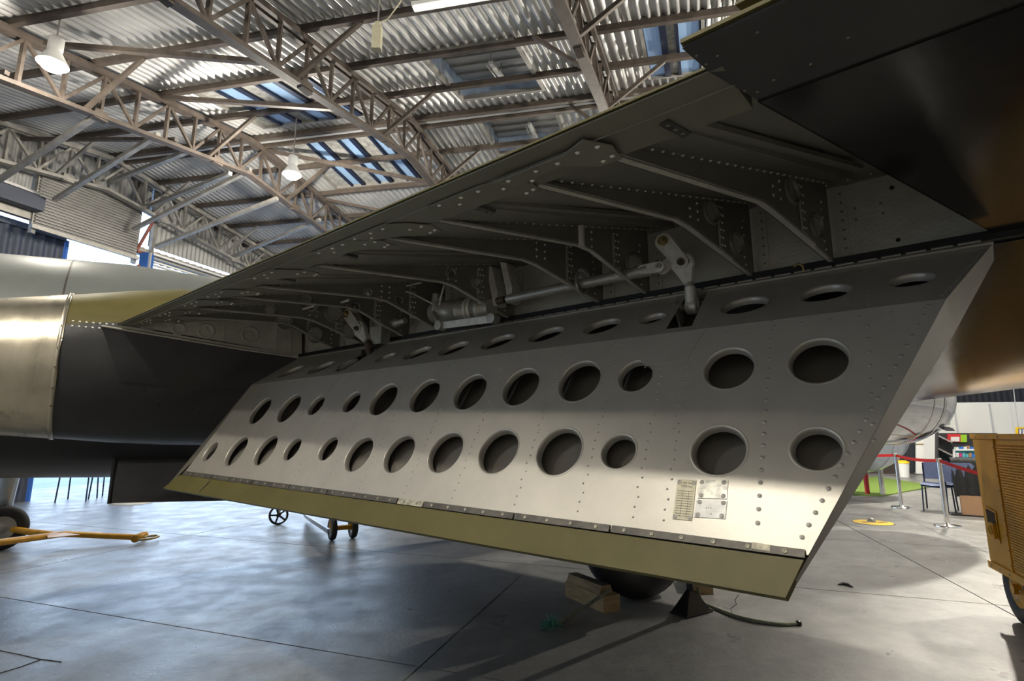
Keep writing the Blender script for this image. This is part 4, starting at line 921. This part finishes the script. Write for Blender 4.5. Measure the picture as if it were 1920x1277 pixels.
b.build('sticker_print', 'print', st)
MB().lathe(sc_+A([.01, .05, .005]), Z, [(0, .06), (.02, .055), (.05, .03), (.055, 0)], 16).build('floor_stud', 'steel_grey', st)
pp_ = atZ(1627, 928); t = thing('painted_post', pp_, 'slim red post with a blue top standing on the green turf', 'post')
MB().tube(pp_+Z*.024, pp_+Z*.46, .045, .05, n=14).build('red_post', 'box_red', t); MB().tube(pp_+Z*.46, pp_+Z*.62, .05, .055, n=14).build('blue_top', 'box_blue', t); MB().tube(pp_+Z*.62, pp_+Z*1.0, .03, n=10).build('stem', 'tank_grey', t)
P0 = atZ(1585, 1098); b = MB(); b.path([atZ(x, y, .008) for x, y in ((1571, 1096), (1580, 1095), (1590, 1097), (1600, 1101))], [.004, .016, .016, .003], 8); tag(b.build('rubber_scrap', 'rubber'), 'small curved scrap of black rubber on the floor', 'scrap')

# ---- chairs
def chair(P, yaw, label, seatm='blue_fabric', group='blue stacking chairs'):
    t = thing('stacking_chair', P, label, 'chair', group); c_, s_ = math.cos(yaw), math.sin(yaw)
    X = A([c_, s_, 0]); Y = A([-s_, c_, 0]); q = lambda x, y, z: A(P)+X*x+Y*y+Z*z
    b = MB(); rows = [[q(x, y, .45+.02*(abs(x)/.22)**2+dz) for x in np.linspace(-.22, .22, 7)] for y, dz in ((-.22, -.02), (-.18, 0), (0, -.008), (.18, 0), (.21, .01))]
    b.grid(rows); b.grid([[p-Z*.03 for p in r] for r in rows]); b.build('seat', seatm, t)
    b = MB(); rows = []
    for z in np.linspace(.52, .84, 7):
        wd_ = .215*(1 if z < .74 else math.sqrt(max(.25, 1-((z-.74)/.125)**2*.75))); rows.append([q(x*wd_, .215+.09*(z-.45)+.035*(1-x*x), z) for x in np.linspace(-1, 1, 9)])
    b.grid(rows); b.grid([[p+Y*.022 for p in r] for r in rows]); b.build('backrest', seatm, t)
    for x in (-.2, .2):
        MB().path([q(x*1.08, -.24, 0), q(x, -.2, .43)], .012).build('leg', 'navy_frame', t)
        MB().path([q(x*1.08, .27, 0), q(x, .2, .44), q(x, .25, .80)], .012).build('leg', 'navy_frame', t)
        MB().path([q(x, -.2, .42), q(x, .2, .44)], .011).build('seat_rail', 'navy_frame', t)
    return t
cp1 = atZ(1789, 962); chair(cp1+A([-.02, .25, 0]), -.75, 'blue fabric chair behind the nearer chrome stanchion')
cp2 = atZ(1835, 968); cc = chair(cp2+A([.02, .30, 0]), 2.5, 'chair hidden under a draped black cloth beside the yellow cart')
# black cloth over the chair, box and black base below
b = MB(); X = unit([.80, -.60, 0]); Yv = unit([.60, .80, 0]); o_ = cp2+A([-.02, -.02, 0])
rows = []
for j, (z, dep) in enumerate(((.36, -.04), (.5, -.03), (.7, -.02), (.86, .02), (.92, .08), (.90, .20), (.70, .28), (.5, .30))):
    r_ = []
    for i in range(15):
        x = -.26+.52*i/14; zz = z-(.08 if j == 0 else 0)+.025*math.sin(i*.8)*(1 if j < 2 else .1)+(-.10*max(0, x-.05)/.2 if j in (3, 4, 5) else 0); r_.append(o_+X*x+Yv*(dep+.022*math.sin(i*1.9))+Z*zz)
    rows.append(r_)
b.grid(rows); tag(b.build('draped_cloth', 'black_cloth'), 'black cloth draped in folds over a chair back', 'cloth')
b = MB(); pb = o_+Yv*.05; b.box(pb+Z*.17, X*.20, Yv*.12, Z*.15); tag(b.build('cardboard_box', 'box_tan'), 'brown cardboard box under the draped black cloth', 'box')
b = MB(); b.prism([o_+X*x+Yv*y for x, y in ((-.35, -.10), (.4, -.10), (.4, .22), (-.30, .2))], Z*.02); tag(b.build('floor_plate', 'black_steel'), 'flat black base plate under the cardboard box', 'base')

# ---- shop corner along the far wall
def FW(u, d, z): return G(u, d, z)
WD = 12.6
def wu(x, y): X = onplane(x, y, G(0, WD, 0), g1-g2*(g1@g2)); M2 = np.column_stack([g2[:2], g1[:2]]); ud = np.linalg.solve(M2, (X-RIDGE)[:2]); return ud[0], X[2]
edges = [wu(x, 800)[0] for x in (1640, 1794, 1861, 1930, 2000, 2070)]
ztop = wu(1860, 757)[1]
pw = MB().bar(G(edges[0], WD+.06, ztop+.02), G(edges[-1], WD+.06, ztop+.02), .08, .06).build('wall_partition', 'white_gloss', kind='structure')
for i in range(len(edges)-1):
    a, b_ = edges[i], edges[i+1]; m = MB(); m.prism([G(a-.02, WD, 0), G(b_+.02, WD, 0), G(b_+.02, WD, ztop), G(a-.02, WD, ztop)], g1*.05); m.build('wall_panel', 'white_panel', pw)
    MB().bar(G(a, WD-.01, 0), G(a, WD-.01, ztop), .05, .03, g1).build('panel_joint', 'grey_trim', pw)
def shopbox(name, x0, y0, x1, y1, dd, m, label, cat, group=None, depth=.12, parent=None):
    PL = g1-g2*(g1@g2); f = lambda x, y: onplane(x, y, G(0, WD-dd, 0), PL)
    b = MB(); b.prism([f(x0, y1), f(x1, y1), f(x1, y0), f(x0, y0)], PL*depth/(PL@g1)*1.0)
    o = b.build(name, m, parent)
    if parent is None: tag(o, label, cat, group)
    return o
def fpx(x, y, dd): return onplane(x, y, G(0, WD-dd, 0), g1-g2*(g1@g2))
# fridge, curtain, rack
fr = thing('upright_fridge', fpx(1735, 893, 1.0), 'tall white upright fridge beyond the silver tanks', 'fridge')
shopbox('fridge_body', 1731, 803, 1754, 893, .9, 'white_gloss', '', '', depth=.6, parent=fr); shopbox('fridge_door', 1718, 812, 1732, 888, 1.1, 'white_panel', '', '', depth=.05, parent=fr); shopbox('door_gap', 1717, 832, 1732, 834, 1.12, 'brass', '', '', depth=.02, parent=fr)
shopbox('hanging_curtain', 1686, 815, 1716, 885, .5, 'dark_curtain', 'dark hanging curtain left of the white fridge', 'curtain', depth=.05)
shopbox('low_cabinet', 1600, 860, 1690, 893, .7, 'brown_wall', 'low dark brown cabinet beyond the turf mat', 'cabinet', depth=.4)
bn = fpx(1694, 893, 2.2); bt = thing('waste_bin', A([bn[0], bn[1], 0]), 'white waste bin with a yellow lid by the dark curtain', 'bin')
b0 = A([bn[0], bn[1], 0]); MB().lathe(b0, Z, [(0, .15), (.42, .19)], 18).build('bin_body', 'white_gloss', bt); MB().lathe(b0+Z*.42, Z, [(0, .20), (.05, .20), (.09, .10)], 18).build('bin_lid', 'sign_yellow', bt)
rk = thing('magazine_rack', fpx(1770, 880, .9), 'black magazine rack with sloping shelves beside the fridge', 'rack')
shopbox('rack_side', 1756, 810, 1760, 890, 1.0, 'dark_shelf', '', '', depth=.5, parent=rk); shopbox('rack_back', 1757, 812, 1786, 890, .5, 'dark_shelf', '', '', depth=.05, parent=rk)
for y in (818, 842, 862):
    b = MB(); b.prism([fpx(1759, y, 1.0), fpx(1786, y+13, 1.2), fpx(1786, y+11, .7), fpx(1759, y-2, .6)], Z*.02); b.build('rack_shelf', 'roof_steel', rk)
pb_ = shopbox('peg_board', 1776, 812, 1870, 850, .45, 'grey_trim', 'dark grey peg board hung with packets above the display case', 'board', depth=.04); pb_.data.materials[0] = MATS['dark_shelf']
for i, (x0, y0, x1, y1, m, lb) in enumerate(((1777, 814, 1801, 829, 'box_red', 'red and white boxed model kit hung on the peg board'), (1801, 815, 1813, 829, 'box_green', 'lime green packet beside the red kit on the peg board'), (1826, 817, 1834, 827, 'box_pink', 'small round red packet at the right of the peg board'))):
    shopbox('hanging_packet', x0, y0, x1, y1, .55, m, lb, 'packet', 'packets on the peg board', .06)
shopbox('kit_picture', 1783, 819, 1799, 828, .57, 'box_white', 'white picture panel on the red boxed kit', 'packet', depth=.015)
dc = thing('display_case', fpx(1810, 890, .9), 'white framed glass display case full of small packets', 'display case')
for x0, y0, x1, y1 in ((1788, 842, 1846, 845), (1788, 842, 1791, 888), (1788, 885, 1846, 888)): shopbox('case_frame', x0, y0, x1, y1, 1.2, 'white_gloss', '', '', depth=.05, parent=dc)
for y in (858, 873): shopbox('case_shelf', 1790, y, 1846, y+1, 1.15, 'glass', '', '', depth=.35, parent=dc)
shopbox('case_back', 1790, 845, 1846, 885, .8, 'box_teal', '', '', depth=.03, parent=dc)
cols = ['box_white', 'box_blue', 'box_tan', 'box_white', 'box_teal', 'box_yellow', 'box_pink', 'box_white', 'box_orange', 'box_navy']
rows_ = ((836, 843, 'on top of the glass case'), (848, 857, 'on the top shelf in the glass case'), (863, 873, 'on the middle shelf in the glass case'), (877, 885, 'on the bottom shelf in the glass case'))
k = 0; seen = {}; ORD = ['first', 'second', 'third', 'fourth', 'fifth', 'sixth', 'seventh']
for y0, y1, where in rows_:
    x = 1793
    while x < 1843:
        wd_ = random.uniform(5, 9); m = cols[(k*3+int(x)) % 10]; k += 1
        cn = m[4:]; seen[cn, where] = seen.get((cn, where), 0)+1
        shopbox('shop_packet', x, y0+random.uniform(0, 3), x+wd_-1, y1, 1.1, m, '%s packet %s, %s %s from left' % (cn, where.replace('in the glass', 'of glass'), ORD[seen[cn, where]-1], cn), 'packet', 'packets '+where, .12); x += wd_
shopbox('framed_picture', 1770, 782, 1781, 794, .12, 'box_green', 'small green framed picture on the white partition', 'picture', depth=.03)
hs = thing('hanging_sign', fpx(1912, 800, 1.4), 'hanging yellow and navy sign above the yellow cart', 'sign')
shopbox('sign_board', 1905, 801, 1945, 822, 1.4, 'sign_yellow', '', '', depth=.03, parent=hs); shopbox('sign_print', 1910, 804, 1940, 820, 1.42, 'box_navy', '', '', depth=.015, parent=hs)
for x in (1912, 1918): shopbox('sign_letter', x, 805, x+3, 815, 1.44, 'box_white', '', '', depth=.015, parent=hs)
MB().tube(fpx(1909, 801, 1.4), fpx(1903, 720, 1.4)+Z*1.5, .012, n=6).build('sign_wire', 'grey_trim', hs)

# ---- silver tanks of another aircraft behind the wing
def tank(name, P, ax, prof, m, label, seams, cat='tank'):
    t = thing(name, A([P[0], P[1], 0]), label, cat); MB().lathe(P, ax, prof, 56).build('tank_shell', m, t)
    for s_, r_ in seams: MB().lathe(A(P)+unit(ax)*s_, ax, [(0, r_+.001), (.004, r_+.006), (.02, r_+.006), (.024, r_+.001)], 56, cap=False).build('tank_seam', m, t)
    return t
tp = atT(1660, 745, 8.0); tax = unit(A([.93, .36, 0]))
t = tank('polished_cowling', tp-tax*.4, tax, [(-2.2, .5), (-1.2, .66), (0, .70), (.4, .70), (.75, .665), (1.05, .58), (1.25, .46), (1.38, .30), (1.43, .12), (1.44, 0)], 'polished', 'mirror-polished rounded cowling hanging just below the wing leading edge', ((.35, .70), (.62, .685)))
MB().tube(tp+tax*.2-Z*.1, tp+tax*.2+Z*.9, .06, n=12).build('pylon', 'steel_grey', t)
b = MB(); b.box(tp+tax*.55+A([.16, -.44, -.47]), tax*.10, A([.02, -.01, -.01]), A([0, .02, .02])); b.build('vent_slot', 'black_gap', t)
tp = atT(1600, 812, 11.5); t = tank('drop_tank', tp, tax, [(-2.0, .5), (-.8, .78), (0, .84), (.3, .82), (.6, .74), (.85, .60), (1.0, .44), (1.1, .22), (1.13, 0)], 'tank_grey', 'pale blue-grey rounded tank end low behind the first stanchion', ((.05, .84), (.82, .63)))
for a in (-.5, .7):
    MB().tube(tp+tax*a-Z*.7, A([tp[0], tp[1], .026])+tax*a, .05, n=10).build('cradle_leg', 'steel_grey', t)

# ---- tow bar, trolley, chairs and sign foot on the left
ty0 = atZ(268, 1014); tb = thing('tow_bar', ty0, 'yellow aircraft tow bar with a forked end lying near the left edge', 'tow bar')
H = lambda x, y, z: atZ(x, y, z)
MB().path([H(-120, 1024, .26), H(0, 1017, .22), H(85, 1006, .17), H(120, 1001, .14), H(258, 1007.5, .06)], .035, 12).build('tow_tube', 'bar_yellow', tb)
MB().path([H(-120, 972, .26), H(0, 989, .24), H(60, 998, .20), H(110, 1003, .15)], .035, 12).build('fork_tube', 'bar_yellow', tb)
b = MB(); b.prism([H(85, 1002, .19), H(120, 1000, .17), H(150, 1004, .15), H(90, 1010, .16)], Z*.01); b.build('gusset', 'bar_yellow', tb)
b = MB(); cc_ = H(262, 1006.5, .06); dv = unit(A([.25, -.97, -.0])); b.lathe(cc_-dv*.14, dv, [(0, .045), (.28, .045), (.28, .03), (.27, .03)], 18, cap=False); b.lathe(cc_+dv*.135, dv, [(0, .044), (.002, .0)], 18, cap=False); b.build('cross_tube', 'bar_yellow', tb)
rc = H(279, 1008, .05); n = 20; MB().path([rc+.085*A([math.cos(2*math.pi*i/n), math.sin(2*math.pi*i/n)*1.6, 0]) for i in range(n+1)], .014).build('tow_ring', 'brass', tb)
# trolley
tA, tB, tC = atZ(521, 984), atZ(622, 1013), atZ(661, 1009); tr = thing('yellow_trolley', (tA+tB)/2, 'low yellow wheeled trolley with a white side board beneath the flap', 'trolley')
tz = .36; wax = unit(tC-tB)
b = MB(); fr_ = [tA+Z*tz, tA+Z*tz+wax*.9, tC+wax*.1+Z*tz, tB+Z*tz]; 
for i in range(4): b.bar(fr_[i], fr_[(i+1) % 4], .05, .07)
b.build('frame', 'bar_yellow', tr)
def spoked(P, ax, r, parent):
    b = MB(); b.lathe(P, ax, [(-.02, r*.82), (-.02, r), (.02, r), (.02, r*.82), (-.02, r*.82)], 30, cap=False); e = unit(np.cross(ax, Z))
    for k in range(5): a = k*2*math.pi/5; b.bar(P, P+r*.85*(e*math.cos(a)+Z*math.sin(a)), .022, .03, ax)
    b.tube(P-ax*.025, P+ax*.025, r*.22, n=12); b.build('spoked_wheel', 'rubber', parent)
cs = unit(A([.2, -.98, 0])); spoked(tA+Z*.135, cs, .135, tr); MB().bar(tA+Z*.135-cs*.04, tA+Z*tz-cs*.04-A([.05, 0, 0]), .06, .03).build('caster_fork', 'steel_grey', tr)
for P in (tB, tC): wheel(P+Z*.14, wax, .14, .07, tr)
MB().tube(tB+Z*.14, tC+Z*.14, .03, n=12).build('axle', 'bar_yellow', tr)
b = MB(); b.prism([H(566, 962, .30), H(614, 992, .30), H(613, 1000, .06), H(572, 972, .04)], A([.02, .02, 0])); b.build('white_board', 'white_gloss', tr)
MB().bar(tB+Z*.14, tB+Z*tz, .06, .06).build('leg', 'bar_yellow', tr); MB().bar(tC+Z*.14, tC+Z*tz, .06, .06).build('leg', 'bar_yellow', tr)
# chairs whose legs show under the fuselage
for i, (x, y, yaw, lb) in enumerate(((143, 938, .35, 'leftmost tall dark-legged stool, only its legs showing below the fuselage'), (204, 933, .25, 'tall dark-legged stool below the fuselage, nearest the bomb door'))):
    tc_ = chair(atZ(x, y), yaw, lb, group='tall stools beyond the fuselage'); tc_.scale = (1.15, 1.15, 1.65); tc_.name = 'tall_stool'; tc_['category'] = 'stool'
sf = atZ(246, 943); t = thing('sign_foot', sf, 'flat white disc foot of a sign on the floor below the bomb door', 'sign base')
MB().lathe(sf, Z, [(0, .36), (.03, .36), (.05, .33), (.06, .05)], 32).build('foot_disc', 'white_gloss', t); MB().tube(sf+Z*.05, sf+Z*1.1, .025, n=10).build('sign_pole', 'steel_grey', t)
